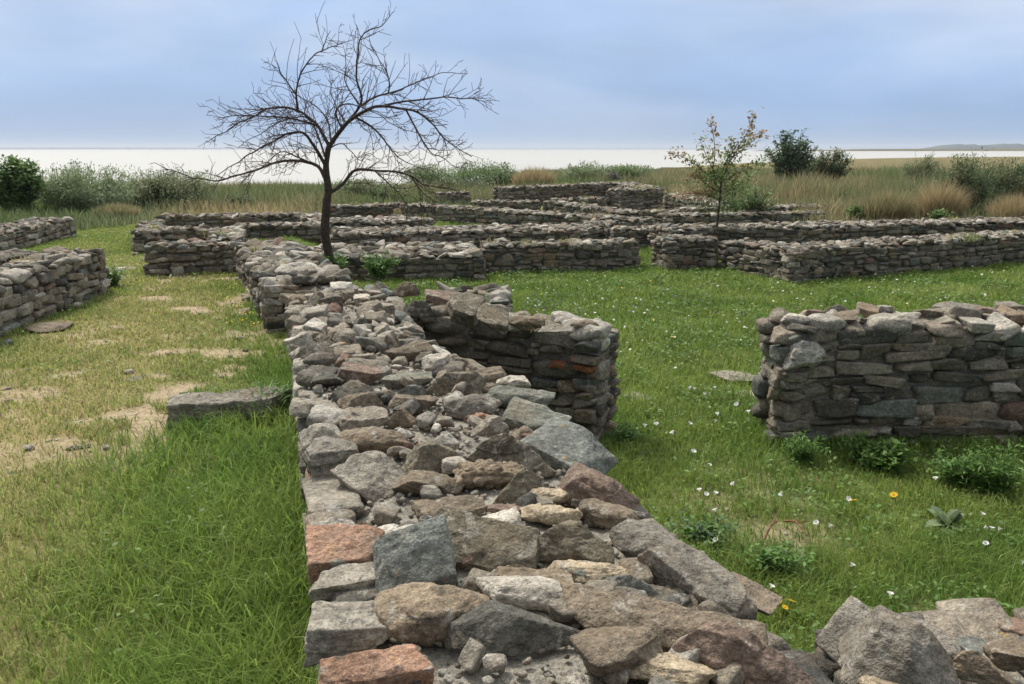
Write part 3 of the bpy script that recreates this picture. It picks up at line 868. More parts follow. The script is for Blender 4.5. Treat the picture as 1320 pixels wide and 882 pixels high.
# far shore: low land with a ragged wooded edge
m, nt, bs, N, L = newmat('far_wooded_land'); at = N('ShaderNodeAttribute'); at.attribute_name = 'Col'
L(at.outputs['Color'], bs.inputs['Base Color']); bs.inputs['Roughness'].default_value = 1; bs.inputs['Specular IOR Level'].default_value = 0
M_FAR = m
def far_land(name, px0, px1, dist, hfun, col, depth=250, n=260):
    xs = np.linspace(px0, px1, n); A = Acc()
    d0 = np.array([PY(x, 192, dist) for x in xs])
    h = np.array([hfun(k / (n - 1)) for k in range(n)])
    rows = []
    for (dy, f) in ((0, 0), (8, .7), (30, 1.0), (depth * .6, .8), (depth, 0)):
        p = d0 + np.array([0, 1, 0]) * dy; p[:, 2] = -1.4 + h * f * (1 + .25 * fbm2(p[:, 0], p[:, 1], 40, 3, 5 + int(dy))) ; rows.append(p)
    V = np.concatenate(rows); q = []
    for r in range(4):
        for k in range(n - 1): q.append((r * n + k, r * n + k + 1, (r + 1) * n + k + 1, (r + 1) * n + k))
    A.add(V, np.array(col)[None] * (1 + .3 * fbm2(V[:, 0], V[:, 1], 60, 3, 9))[:, None], quads=q)
    return tag(A.build(name, M_FAR), kind='structure')
far_land('far_shore', -200, 1500, 5200, lambda t: 7 + 3 * math.sin(t * 9) if t < .62 else 4 + 2 * math.sin(t * 40), (.09, .09, .075), depth=400)
far_land('wooded_headland', 1213, 1500, 2600, lambda t: 1.5 + 9 * sstep(t, .0, .12) + 6 * abs(math.sin(t * 13)) * (t > .05) + 3 * abs(math.sin(t * 47)), (.06, .075, .05))
far_land('reed_spit', 1000, 1500, 1100, lambda t: 1.2 + 1.8 * sstep(t, 0, .4), (.14, .12, .06), depth=120)

# ------------------------------------------------------------------ grass
def blades(acc, x, y, z, h, w, lean, col, rng, az=None, colvar=.16):
    n = len(x)
    if az is None: az = rng.uniform(0, 2 * np.pi, n)
    la = rng.uniform(0, 2 * np.pi, n)
    wx, wy = np.cos(az) * w / 2, np.sin(az) * w / 2
    lx, ly = np.cos(la) * lean * h, np.sin(la) * lean * h
    b0 = np.stack([x - wx, y - wy, z - .01], 1); b1 = np.stack([x + wx, y + wy, z - .01], 1)
    m0 = np.stack([x + lx * .35 - wx * .75, y + ly * .35 - wy * .75, z + h * .55], 1); m1 = np.stack([x + lx * .35 + wx * .75, y + ly * .35 + wy * .75, z + h * .55], 1)
    tp = np.stack([x + lx, y + ly, z + h * (1 - .35 * lean)], 1)
    V = np.stack([b0, b1, m1, m0, tp], 1).reshape(-1, 3)
    k = np.arange(n)[:, None] * 5
    c = col * (1 + rng.normal(0, colvar, n))[:, None]
    c = np.clip(c, .005, 1)
    cc = np.repeat(c, 5, 0)
    acc.add(V, cc, quads=k + np.array([0, 1, 2, 3]), tris=k + np.array([3, 2, 4]))

G1, G2, G3, G4 = np.array((.24, .33, .07)), np.array((.135, .24, .045)), np.array((.47, .41, .20)), np.array((.33, .37, .11))
def mixc(a, b, f): return a[None] * (1 - f)[:, None] + b[None] * f[:, None]

rng = np.random.default_rng(91)
lawn = Acc()
N_ = 780000
r = rng.uniform(1.2, 22, N_); a_ = rng.uniform(R(-60), R(60), N_)
x, y = r * np.sin(a_), r * np.cos(a_)
keep = ~in_walls(x, y, -.01)
x, y, r = x[keep], y[keep], r[keep]
s_, t_ = m_coords(x, y)
bar = bare(x, y); dr = dryness(x, y); nwl = near_wall(x, y, .45)
clump = .7 * fbm2(x, y, .22, 2, 81) + .8 * fbm2(x, y, .8, 2, 82)
left = t_ < 0
# tall unmown strip along the left foot of the near wall
strip = sstep(-t_, 1.75 + .35 * fbm2(x, y, .6, 2, 83), .15) * left * sstep(s_, 4.6, 3.0)
dens = np.clip(1 - bar * 1.05, 0, 1) * np.clip(.85 + .5 * clump, .25, 1)
keep = rng.random(len(x)) < dens
x, y, r, t_, left, strip, dr, nwl, clump = (q[keep] for q in (x, y, r, t_, left, strip, dr, nwl, clump))
n = len(x)
h = np.where(left, .028 + .028 * rng.random(n), .07 + .06 * rng.random(n))
h = h * (1 + .6 * np.clip(clump, -1, 1)) + .07 * nwl * rng.random(n) * np.interp(r, [5, 12], [1, .35]) + strip * (.08 + .16 * rng.random(n) ** 1.5)
h = h * np.interp(r, [2, 14, 22], [1, 1, 1.25])
w = (.0022 + .0010 * r) * rng.uniform(.7, 1.3, n) + strip * .002
dry_f = np.clip(dr + rng.normal(0, .2, n) - .4 * nwl - .65 * strip, 0, 1)
c = mixc(G1, G2, np.clip(.34 + 1.3 * fbm2(x, y, .7, 3, 87) + rng.normal(0, .25, n), 0, 1))
c = c * (1 - dry_f)[:, None] + np.where(rng.random(n)[:, None] < .5, G3[None], G4[None]) * dry_f[:, None]
blades(lawn, x, y, gz(x, y), h, w, rng.uniform(.25, 1.1, n), c, rng)
# straw: dead blades lying flat
n = 16000
r = rng.uniform(2, 14, n); a_ = rng.uniform(R(-40), R(40), n); x, y = r * np.sin(a_), r * np.cos(a_)
k_ = ~in_walls(x, y, 0); k_ &= rng.random(n) < np.clip(dryness(x, y) * 1.3, .05, 1); x, y, r = x[k_], y[k_], r[k_]; n = len(x)
blades(lawn, x, y, gz(x, y) + .012, rng.uniform(.02, .05, n), .003 + .0008 * r, rng.uniform(1.2, 2.6, n), mixc(np.array((.36, .29, .15)), np.array((.22, .17, .08)), rng.random(n)), rng)
# tufts rooted in the wall tops
for (o_, u_, v_, L_, th_, zf_) in WALL_TOPS:
    if L_ < 1.2: continue
    for k in range(int(rng.poisson(L_ * .35))):
        a1, b1 = L_ * rng.uniform(.05, .95), th_ * rng.uniform(.1, .9); c_ = o_ + u_ * a1 + v_ * b1; m_ = int(rng.integers(14, 50))
        rr0 = float(np.hypot(*c_))
        if rr0 < 5: continue
        xx = c_[0] + rng.normal(0, .09, m_); yy = c_[1] + rng.normal(0, .07, m_)
        blades(lawn, xx, yy, np.full(m_, zf_(a1, b1)), rng.uniform(.06, .2, m_), (.003 + .0006 * rr0) * np.ones(m_), rng.uniform(.2, .9, m_), mixc(G1 * .8, G3 * .8, np.full(m_, rng.random())), rng)
o = lawn.build('short_grass', M_GRASS); tag(o, kind='stuff')

# grit and pebbles in the worn earth
peb = Acc(); n = 9000
r = rng.uniform(3, 15, n); a_ = rng.uniform(R(-41), R(38), n); x, y = r * np.sin(a_), r * np.cos(a_)
k_ = ~in_walls(x, y, .02) & (rng.random(n) < bare(x, y) ** 1.5 * .5)
for (px_, py_, pz_) in zip(x[k_], y[k_], gz(x[k_], y[k_])):
    s = .012 + .05 * rng.random() ** 5
    put_rock(peb, 3, 'round', np.array([px_, py_, pz_ + s * .15]), np.array([s * 1.3, s, s * .6]), rot(0, 0, rng.uniform(0, 6)), stone_col(rng, 1.3, .5), rng)
# chips fallen at the foot of the walls
for o_, u_, v_, L_, th_ in WALL_RECTS:
    if np.hypot(*(o_ + u_ * L_ / 2)) > 19: continue
    for k in range(int((L_ + th_) * 5)):
        e_ = rng.random(); q = rng.uniform(.02, .32) ** 1.3
        if e_ < .45: c_ = o_ + u_ * L_ * rng.random() - v_ * q
        elif e_ < .7: c_ = o_ + u_ * L_ * rng.random() + v_ * (th_ + q)
        elif e_ < .85: c_ = o_ - u_ * q + v_ * th_ * rng.random()
        else: c_ = o_ + u_ * (L_ + q) + v_ * th_ * rng.random()
        if in_walls(c_[None, 0], c_[None, 1], 0)[0]: continue
        s = .02 + .10 * rng.random() ** 3
        put_rock(peb, 5, 'block', np.array([*c_, float(gz(c_[0], c_[1])) + s * .2]), np.array([s * 1.3, s, s * .6]), rot(rng.normal(0, .2), rng.normal(0, .2), rng.uniform(0, 6)), stone_col(rng, 1.1, .25), rng)
tag(peb.build('pebbles', M_STONE), kind='stuff')

# broad leaved herbs woven through the lawn on the right
herb = Acc(); n = 120000
r = rng.uniform(2.2, 15, n); a_ = rng.uniform(R(-34), R(41), n); x, y = r * np.sin(a_), r * np.cos(a_)
s_, t_ = m_coords(x, y); cl = fbm2(x, y, .45, 3, 95)
k_ = ~in_walls(x, y, 0) & (rng.random(n) < np.where(t_ > 0, np.clip(.25 + 1.3 * cl, 0, 1), np.clip(cl * .5 - .05, 0, 1)) * (1 - bare(x, y)))
x, y, r = x[k_], y[k_], r[k_]; n = len(x)
def leaf_quads(acc, p, ln, wd, az, pitch, col, rng):
    n = len(p)
    d = np.stack([np.cos(az) * np.cos(pitch), np.sin(az) * np.cos(pitch), np.sin(pitch)], 1)
    s = np.stack([-np.sin(az), np.cos(az), rng.normal(0, .35, n)], 1)
    v = np.stack([p, p + d * (ln * .5)[:, None] + s * (wd / 2)[:, None], p + d * ln[:, None] - np.array([0, 0, 1]) * (ln * .15)[:, None], p + d * (ln * .5)[:, None] - s * (wd / 2)[:, None]], 1).reshape(-1, 3)
    k = np.arange(n)[:, None] * 4
    acc.add(v, np.repeat(np.clip(col, .004, 1), 4, 0), quads=k + np.array([0, 1, 2, 3]))
p = np.stack([x, y, gz(x, y) + rng.uniform(.01, .10, n) * (1 + 1.2 * np.clip(cl[k_], 0, 1))], 1)
ln = (.022 + .0022 * r) * rng.uniform(.7, 1.4, n)
c = mixc(np.array((.075, .16, .03)), np.array((.17, .26, .065)), rng.random(n)) * (1 + rng.normal(0, .15, n))[:, None]
leaf_quads(herb, p, ln, ln * .55, rng.uniform(0, 6.28, n), rng.uniform(-.2, .9, n), c, rng)
tag(herb.build('lawn_herbs', M_LEAF), kind='stuff')

# tall meadow grass and reeds between the ruins and the water
mead_a = Acc(); n = 430000
r = 19 + 105 * rng.random(n) ** 1.35; a_ = rng.uniform(R(-55), R(55), n)
start = np.interp(np.degrees(a_), [-42, -31, -26, -14, -2, 4, 9, 11, 17, 19, 22, 42], [19, 19, 22, 23, 27, 34, 34, 28, 25, 22, 20.5, 20.5])
x, y = r * np.sin(a_), r * np.cos(a_)
k_ = (r > start + 1.2 * fbm2(x, y, 2.0, 2, 7)) & (r < shore(a_) * 1.0) & ~in_walls(x, y, .1)
cl = fbm2(x, y, 2.6, 3, 103); cl2 = fbm2(x, y, 7.5, 3, 105); cl3 = fbm2(x, y, .9, 2, 111)
k_ &= rng.random(n) < np.clip(.75 + .7 * cl3, .15, 1)
x, y, r, a_, start, cl, cl2, cl3 = (q[k_] for q in (x, y, r, a_, start, cl, cl2, cl3)); n = len(x)
edge = np.clip((r - start) / 5, 0, 1)
h = (.30 + .46 * edge) * (1 + .55 * cl + .35 * cl3) * rng.uniform(.6, 1.25, n)
h = np.clip(h * (1 + .5 * np.clip(fbm2(x, y, 3.3, 2, 119), -.6, 1)), .1, 1.4) * np.interp(np.degrees(a_), [-30, -18, -10, 0, 14, 20, 40], [.85, .8, .6, .85, .8, 1.15, 1.2]) * np.interp(r, [19, 60, 124], [1, .9, .7])
tan = np.clip(.06 + 1.7 * cl2 + .5 * cl + rng.normal(0, .15, n) + np.interp(np.degrees(a_), [-32, -22, -16, -5, 2, 12, 22, 40], [-.5, -.3, .25, .0, 0, .0, .25, .2]) - .5 * (1 - edge), 0, 1)
gcol = mixc(np.array((.125, .18, .06)), np.array((.19, .215, .115)), np.clip(.5 + cl2 * 1.2 + rng.normal(0, .2, n), 0, 1))
tcol = mixc(np.array((.29, .235, .12)), np.array((.41, .335, .19)), rng.random(n))
c = gcol * (1 - tan)[:, None] + tcol * tan[:, None]
blades(mead_a, x, y, gz(x, y), h, (.010 + .00075 * r) * rng.uniform(.6, 1.3, n), rng.uniform(.1, .6, n), c, rng)
tag(mead_a.build('meadow_grass', M_GRASS), kind='stuff')
# ------------------------------------------------------------------ bare tree
def tube(acc, pts, rad, col, sides=6):
    pts = np.asarray(pts, float); rad = np.asarray(rad, float); n = len(pts)
    tg = np.gradient(pts, axis=0); tg /= np.linalg.norm(tg, axis=1)[:, None] + 1e-9
    ref = np.array([.31, .9, .17]); a = np.cross(tg, ref); a /= np.linalg.norm(a, axis=1)[:, None] + 1e-9
    b = np.cross(tg, a)
    th = np.arange(sides) / sides * 2 * np.pi
    V = pts[:, None] + rad[:, None, None] * (np.cos(th)[None, :, None] * a[:, None] + np.sin(th)[None, :, None] * b[:, None])
    V = V.reshape(-1, 3)
    i, j = np.meshgrid(np.arange(n - 1), np.arange(sides), indexing='ij'); i = i.ravel(); j = j.ravel(); j2 = (j + 1) % sides
    Q = np.stack([i * sides + j, i * sides + j2, (i + 1) * sides + j2, (i + 1) * sides + j], 1)
    acc.add(V, col, quads=Q)

def smooth_path(p, per=5):
    p = np.asarray(p, float); out = []
    q = np.concatenate([[2 * p[0] - p[1]], p, [2 * p[-1] - p[-2]]])
    for k in range(1, len(q) - 2):
        for t in np.arange(per) / per:
            out.append(.5 * ((2 * q[k]) + (-q[k - 1] + q[k + 1]) * t + (2 * q[k - 1] - 5 * q[k] + 4 * q[k + 1] - q[k + 2]) * t * t + (-q[k - 1] + 3 * q[k] - 3 * q[k + 1] + q[k + 2]) * t ** 3))
    out.append(p[-1]); return np.array(out)

TY = 12.3
def r2(X, Y, dy=0.0):      # coordinates traced on an enlargement of the photograph -> point at the tree's distance
    return PY(180 + X / 2.45, 10 + Y / 2.45, TY + dy)
rng = np.random.default_rng(31)
tree_base = r2(602, 850); tree_base[2] = float(gz(tree_base[0], tree_base[1]))
tree = empty('bare_tree', tree_base, 'leafless dark tree with a spreading crown, standing just beyond the near wall', 'tree')
BARK = np.array((.068, .050, .040)); TWIG = np.array((.072, .046, .036))
tk = Acc()
tp = smooth_path([r2(603, 870), r2(601, 800), r2(590, 745), r2(584, 690), r2(590, 625), r2(595, 575), r2(588, 520), r2(593, 465), r2(601, 425)], 6)
trad = np.interp(np.linspace(0, 1, len(tp)), [0, .06, .15, .55, .7, 1], [.125, .082, .067, .058, .052, .035])
trad = trad * (1 + .10 * fbm(tp * 9, 2, 4))
tube(tk, tp, trad, BARK, 14)
V = tk.v[0]; cen = np.repeat(tp, 14, 0); tk.v[0] = V + (V - cen) * (fbm(V * np.array([14, 14, 5]), 3, 2) * .35)[:, None]
tk.build('trunk', M_BARK, tree, tuple(tree_base))
LIMBS = [  # traced limbs: start radius, end radius, depth drift, points
 (.050, .010, .9, [(592, 590), (640, 557), (680, 514), (740, 512), (800, 520), (860, 540), (940, 566), (1000, 577)]),
 (.046, .008, .8, [(587, 540), (556, 496), (480, 483), (420, 495), (350, 515), (260, 545), (200, 543), (130, 528), (50, 495)]),
 (.044, .008, -.8, [(588, 500), (545, 430), (510, 393), (450, 405), (400, 435), (330, 480), (250, 522)]),
 (.056, .009, -.5, [(598, 440), (640, 380), (690, 340), (760, 312), (830, 318), (890, 342), (940, 392), (990, 440), (1050, 480)]),
 (.036, .007, .5, [(640, 380), (700, 300), (685, 220), (690, 130), (705, 85), (750, 60), (805, 10)]),
 (.030, .006, .9, [(690, 315), (740, 285), (790, 268), (860, 242), (920, 216), (1020, 205)]),
 (.022, .006, .3, [(785, 272), (790, 235), (778, 200), (750, 150), (730, 92)]),
 (.028, .006, -.9, [(760, 312), (860, 292), (960, 285), (1040, 290), (1090, 300)]),
 (.046, .008, .7, [(600, 440), (560, 370), (500, 325), (430, 320), (350, 345), (280, 385), (215, 420)]),
 (.028, .006, -.4, [(500, 328), (495, 260), (520, 190), (560, 150), (610, 128), (655, 100)]),
 (.020, .005, -.7, [(494, 275), (450, 212), (415, 155)]),
 (.015, .005, -.5, [(575, 140), (590, 100), (605, 72)]),
 (.028, .006, -1.0, [(560, 372), (480, 350), (400, 345), (300, 342), (240, 352)]),
 (.022, .005, 1.1, [(650, 362), (612, 290), (598, 225)]),
 (.024, .006, -.9, [(840, 320), (900, 430), (950, 482), (1020, 512)]),
 (.020, .006, -.6, [(740, 513), (800, 570), (830, 612), (840, 640)]),
 (.018, .005, .6, [(860, 540), (900, 590), (940, 612)]),
 (.030, .006, 1.2, [(680, 345), (740, 382), (800, 450), (850, 492), (930, 520)]),
 (.028, .006, 1.2, [(585, 470), (560, 400), (520, 345), (440, 365), (380, 400), (310, 440)]),
 (.022, .005, .9, [(690, 300), (650, 240), (655, 180), (640, 110)]),
 (.024, .005, 1.3, [(605, 420), (590, 350), (540, 300), (470, 260), (390, 240)]),
 (.022, .005, -1.2, [(640, 385), (620, 330), (660, 300), (740, 330), (830, 375), (920, 400)]),
 (.020, .005, -1.3, [(555, 500), (500, 470), (440, 460), (380, 500), (330, 560)]),
 (.020, .005, 1.0, [(590, 450), (640, 430), (690, 470), (720, 500)]),
]
cr = Acc()
def twig(p, d, ln, r, depth):
    n = max(3, int(ln / .09)); pts = [p]; dd = d / np.linalg.norm(d)
    for k in range(n):
        dd = dd + rng.normal(0, .085, 3); dd[2] += .004; dd /= np.linalg.norm(dd)
        pts.append(pts[-1] + dd * ln / n)
    pts = np.array(pts)
    tube(cr, pts, np.linspace(r, max(.0028, r * .45), len(pts)), TWIG * rng.uniform(.8, 1.3), 4)
    if depth > 0:
        for k in range(1, len(pts)):
            if rng.random() < (.34 if li in (4, 5, 6, 9, 10, 11, 13, 19, 20) else .52):
                t = pts[k] - pts[k - 1]; s = rng.normal(0, 1, 3); s -= t * (s @ t) / (t @ t); s /= np.linalg.norm(s)
                nd = t / np.linalg.norm(t) * .7 + s * rng.uniform(.5, 1.0)
                twig(pts[k], nd, ln * rng.uniform(.25, .6), max(.0034, r * .62), depth - 1)
limb_main = {0: 'limb', 1: 'limb', 2: 'limb', 3: 'limb', 4: 'limb', 8: 'limb'}
for li, (r0, r1, drift, pts) in enumerate(LIMBS):
    s0 = 0
    m_ = len(pts)
    P3 = [r2(X, Y, drift * (k / (m_ - 1)) ** .9) for k, (X, Y) in enumerate(pts)]
    # start limbs on their parents: only the first limbs leave the trunk, so small drift at their root
    sp_ = smooth_path(P3, 6)
    sp_ = sp_ + np.stack([fbm(sp_ * 3 + li, 2, 1), fbm(sp_ * 3 + 5 + li, 2, 2), fbm(sp_ * 3 + 9 + li, 3, 3)], 1) * .085 * np.linspace(0, 1, len(sp_))[:, None]
    rad = r0 + (r1 - r0) * np.linspace(0, 1, len(sp_)) ** .7
    A_ = Acc() if li in limb_main else cr
    rad = rad * .66
    tube(A_, sp_, rad * (1 + .12 * fbm(sp_ * 12, 2, 5)), BARK * 1.05, 8)
    if li in limb_main: A_.build('limb', M_BARK, tree, tuple(float(q) for q in sp_[0]))
    for k in range(3, len(sp_)):
        f = k / (len(sp_) - 1)
        for rep in range(2):
            if rng.random() < (.34 if li in (4, 5, 6, 9, 10, 11, 13, 19, 20) else .52):
                t = sp_[k] - sp_[k - 1]; t /= np.linalg.norm(t)
                s = rng.normal(0, 1, 3); s[1] *= 1.0; s -= t * (s @ t); s /= np.linalg.norm(s)
                twig(sp_[k], t * rng.uniform(.5, 1.1) + s * rng.uniform(.5, 1.1), rng.uniform(.28, .85) * (.95 - .68 * f), min(rad[k] * .6, .0062), 2 if rng.random() < .5 else 1)
cr.build('twigs', M_BARK, tree, tuple(tree_base))

# ------------------------------------------------------------------ leafy plants
def leaf_cloud(acc, cen, rad, n, ln, wd, cols, rng, clump=.35, up=.3, nclump=14):
    """leaves gathered in clumps through an ellipsoid; uneven outline and gaps"""
    u = rng.normal(0, 1, (nclump, 3)); u /= np.linalg.norm(u, axis=1)[:, None]
    cc = u * (rng.random(nclump) ** .45)[:, None]
    which = rng.integers(0, nclump, n)
    q = cc[which] + np.clip(rng.normal(0, clump, (n, 3)), -1.7 * clump, 1.7 * clump) * rng.uniform(.5, 1.2, nclump)[which][:, None]
    p = np.asarray(cen) + q * np.asarray(rad)
    k = rng.integers(0, len(cols), nclump)[which]
    c = np.asarray(cols)[k] * (1 + rng.normal(0, .16, n))[:, None]
    leaf_quads(acc, p, ln * rng.uniform(.6, 1.4, n), wd * rng.uniform(.6, 1.4, n), rng.uniform(0, 6.28, n), rng.normal(up, .55, n), c, rng)
    return p

def spray(acc, stems, base, height, spread, n, ln, wd, cols, rng, stemcol=(.08, .06, .035), bend=.3, leaf_from=.25, sr=.008):
    """upright stems from one root, leaves along them"""
    tops = []
    for k in range(n):
        a = rng.uniform(0, 6.28); f = rng.uniform(.2, 1) ** .7
        tip = base + np.array([math.cos(a) * spread[0] * f, math.sin(a) * spread[1] * f, height * rng.uniform(.6, 1.05) * (1.05 - .35 * f)])
        mid = base + (tip - base) * .5 + np.array([-math.cos(a), -math.sin(a), .6]) * bend * .3 * np.array([spread[0], spread[1], height]) * .5
        root = base + np.array([math.cos(a) * spread[0], math.sin(a) * spread[1], 0]) * f * .25
        pp = smooth_path([root, mid, tip], 5)
        tube(stems, pp, np.linspace(sr, sr * .35, len(pp)), np.array(stemcol) * rng.uniform(.8, 1.3), 4)
        m_ = rng.integers(26, 46)
        t = leaf_from + (1 - leaf_from) * rng.random(m_)
        idx = t * (len(pp) - 1); i0 = np.minimum(idx.astype(int), len(pp) - 2); fr = (idx - i0)[:, None]
        q = pp[i0] * (1 - fr) + pp[i0 + 1] * fr + rng.normal(0, .03, (m_, 3))
        cc = np.asarray(cols)[rng.integers(0, len(cols), m_)] * (1 + rng.normal(0, .15, m_))[:, None]
        leaf_quads(acc, q, ln * rng.uniform(.6, 1.3, m_), wd * rng.uniform(.7, 1.3, m_), rng.uniform(0, 6.28, m_), rng.normal(.45, .4, m_), cc, rng)

GREENS = [(.14, .23, .065), (.17, .27, .085), (.11, .19, .06), (.19, .27, .10)]
GREY = [(.25, .32, .16), (.31, .36, .21), (.21, .28, .125), (.27, .33, .19)]
TANS = [(.42, .335, .18), (.34, .275, .15), (.47, .38, .22)]
DARKG = [(.10, .165, .075), (.13, .19, .09), (.10, .16, .09)]
OLIVE = [(.20, .22, .10), (.25, .25, .13), (.165, .19, .09)]

_bs = [400]
def bush(px0, px1, ytop, ybase, dist, label, cols, style, n=1200, ln=.09, wd=.045, name='bush', cat='bush', group='bushes around the ruins', depth=.8, bare_stem=0.0, dens=1.0):
    _bs[0] += 1; g = np.random.default_rng(_bs[0])
    pb_ = PY((px0 + px1) / 2, ybase, dist); w = (px1 - px0) / F * dist / cp * .5
    top = PY((px0 + px1) / 2, ytop, dist)[2]; z0 = float(gz(pb_[0], pb_[1])); z0 = min(z0, top - .3); H = (top - z0) * 1.08
    base = np.array([pb_[0], pb_[1], z0])
    root = empty(name, base, label, cat, group)
    st, lf = Acc(), Acc()
    if style == 'leafy':
        spray(lf, st, base, H * .98, (w * .95, w * depth), 1, ln, wd, cols, g) if False else None
        ns = max(8, int(16 * dens))
        spray(lf, st, base, H, (w * .95, w * depth), int(ns * 2.4), ln, wd, cols, g, sr=.012, leaf_from=.35)
        leaf_cloud(lf, base + np.array([0, 0, H * .48]), (w * .72, w * depth * .7, H * .40), n, ln, wd, cols, g, nclump=24, clump=.24)
    elif style == 'feather':     # fine upright shrub
        spray(lf, st, base, H, (w * .95, w * depth), int(60 * dens), ln, wd, cols, g, sr=.006, leaf_from=.1, bend=.2)
        leaf_cloud(lf, base + np.array([0, 0, H * .44]), (w * .86, w * depth * .8, H * .44), int(n * 1.6), ln, wd, cols, g, nclump=44, clump=.2, up=.9)
    else:                         # tussock of long grass
        m_ = n; a = g.uniform(0, 6.28, m_); f = np.sqrt(g.random(m_))
        x = base[0] + np.cos(a) * f * w * .75; y = base[1] + np.sin(a) * f * w * depth * .75
        cc = np.asarray(cols)[g.integers(0, len(cols), m_)]
        blades(lf, x, y, np.full(m_, z0), H * g.uniform(.55, 1.08, m_) * (1.05 - .35 * f), wd * g.uniform(.6, 1.3, m_), g.uniform(.1, .55, m_), cc, g)
    if st.n: st.build('stems', M_BARK, root, tuple(base))
    lf.build('foliage' if style != 'tussock' else 'grass_blades', M_LEAF if style != 'tussock' else M_GRASS, root, tuple(base))
    return root

bush(-26, 70, 204, 278, 21.5, 'bright green leafy bush at the left border in front of the water', GREENS, 'leafy', 3800, .13, .07, depth=.8, dens=1.6)
bush(56, 190, 213, 290, 23, 'dense grey green feathery shrub, just right of the leafy bush at the left border', GREY, 'feather', 5200, .11, .03, depth=.9, dens=2.2)
bush(130, 285, 216, 288, 25, 'wide grey green shrub whose right side slopes down to the dry grass', GREY + OLIVE, 'feather', 6000, .11, .03, depth=.8, dens=2.4)
bush(90, 112, 206, 250, 24, 'slim dark sprig poking above the grey green shrubs at the left', DARKG, 'feather', 350, .09, .03, dens=.4)
bush(118, 190, 258, 300, 21.5, 'low brownish tussock at the foot of the grey green shrubs', TANS + OLIVE, 'tussock', 3000, wd=.014, name='grass_tussock', cat='grass tussock', group='tall grass tussocks')
bush(510, 650, 208, 252, 40, 'grey green shrub behind the drooping right branches of the bare tree', GREY + GREENS, 'feather', 4200, .14, .045, depth=.7, dens=2)
bush(612, 676, 210, 245, 42, 'green shrub left of the tan reed clump at the back', GREENS + GREY, 'feather', 2600, .14, .045, depth=.8, dens=1.4)
bush(655, 722, 211, 248, 40, 'tan reed clump standing behind the highest ruin', TANS, 'tussock', 4200, wd=.022, name='reed_clump', cat='reed clump', group='tall grass tussocks')
bush(715, 800, 210, 240, 44, 'grey green shrub behind the top of the highest ruin', GREY, 'feather', 3000, .15, .05, depth=.7, dens=1.5)
bush(770, 850, 214, 242, 45, 'green low shrub behind the right end of the highest ruin', GREENS + GREY, 'feather', 2600, .15, .05, depth=.7, dens=1.4)
bush(782, 802, 222, 238, 41, 'small purplish bush behind the highest ruin', [(.13, .10, .11), (.10, .085, .08)], 'leafy', 500, .12, .06, dens=.6)
bush(984, 1050, 170, 222, 40, 'tall dark green bush rising above the horizon right of the sapling', DARKG, 'leafy', 2600, .20, .09, depth=.8, dens=2)
bush(1036, 1100, 192, 222, 41, 'low dark bush spreading right of the tall dark green bush', DARKG + OLIVE, 'leafy', 2400, .18, .07, depth=.7, dens=1.2)
bush(1158, 1214, 196, 226, 36, 'pale olive bush alone in the meadow at the right', OLIVE + GREY, 'feather', 1800, .12, .035, depth=.8, dens=1.2)
bush(1198, 1270, 200, 292, 21.5, 'tall dark olive shrub behind the straw coloured tussocks at the right', DARKG + OLIVE, 'feather', 3600, .10, .028, depth=.9, dens=1.8)
bush(1246, 1345, 206, 290, 22.5, 'wide olive shrub cut by the right border', OLIVE + DARKG, 'feather', 5200, .10, .03, depth=.8, dens=2.2)
bush(1098, 1180, 238, 294, 21, 'straw coloured tussock behind the big enclosure, the leftmost of three', TANS + OLIVE, 'tussock', 5200, wd=.013, name='grass_tussock', cat='grass tussock', group='tall grass tussocks')
bush(1180, 1238, 225, 290, 20.5, 'tall pale straw tussock in front of the tall dark olive shrub', TANS, 'tussock', 4200, wd=.013, name='grass_tussock', cat='grass tussock', group='tall grass tussocks')
bush(1268, 1345, 242, 292, 20, 'straw coloured tussock at the right border in front of the wide olive shrub', TANS, 'tussock', 4200, wd=.013, name='grass_tussock', cat='grass tussock', group='tall grass tussocks')
bush(1082, 1132, 266, 292, 21.2, 'bright green low bush in the meadow beside the end of the low walls', GREENS, 'leafy', 1500, .10, .06, depth=.8)
bush(1196, 1226, 268, 290, 19.6, 'small bright green plant right of the grey boulder in the tall grass', GREENS, 'leafy', 700, .08, .05)
bush(938, 1002, 238, 285, 21.6, 'green low bush right of the sapling trunk, behind the low walls', GREENS + OLIVE, 'leafy', 1100, .085, .05)
bush(420, 530, 230, 264, 30, 'olive shrub behind the bare trunk, among the dry grass', OLIVE + GREY, 'feather', 2600, .12, .04, depth=.7, dens=1.2)
bush(282, 330, 252, 268, 26, 'low dark olive shrub behind the rear wall of the small cell', OLIVE + DARKG, 'feather', 1200, .09, .03, dens=.8)

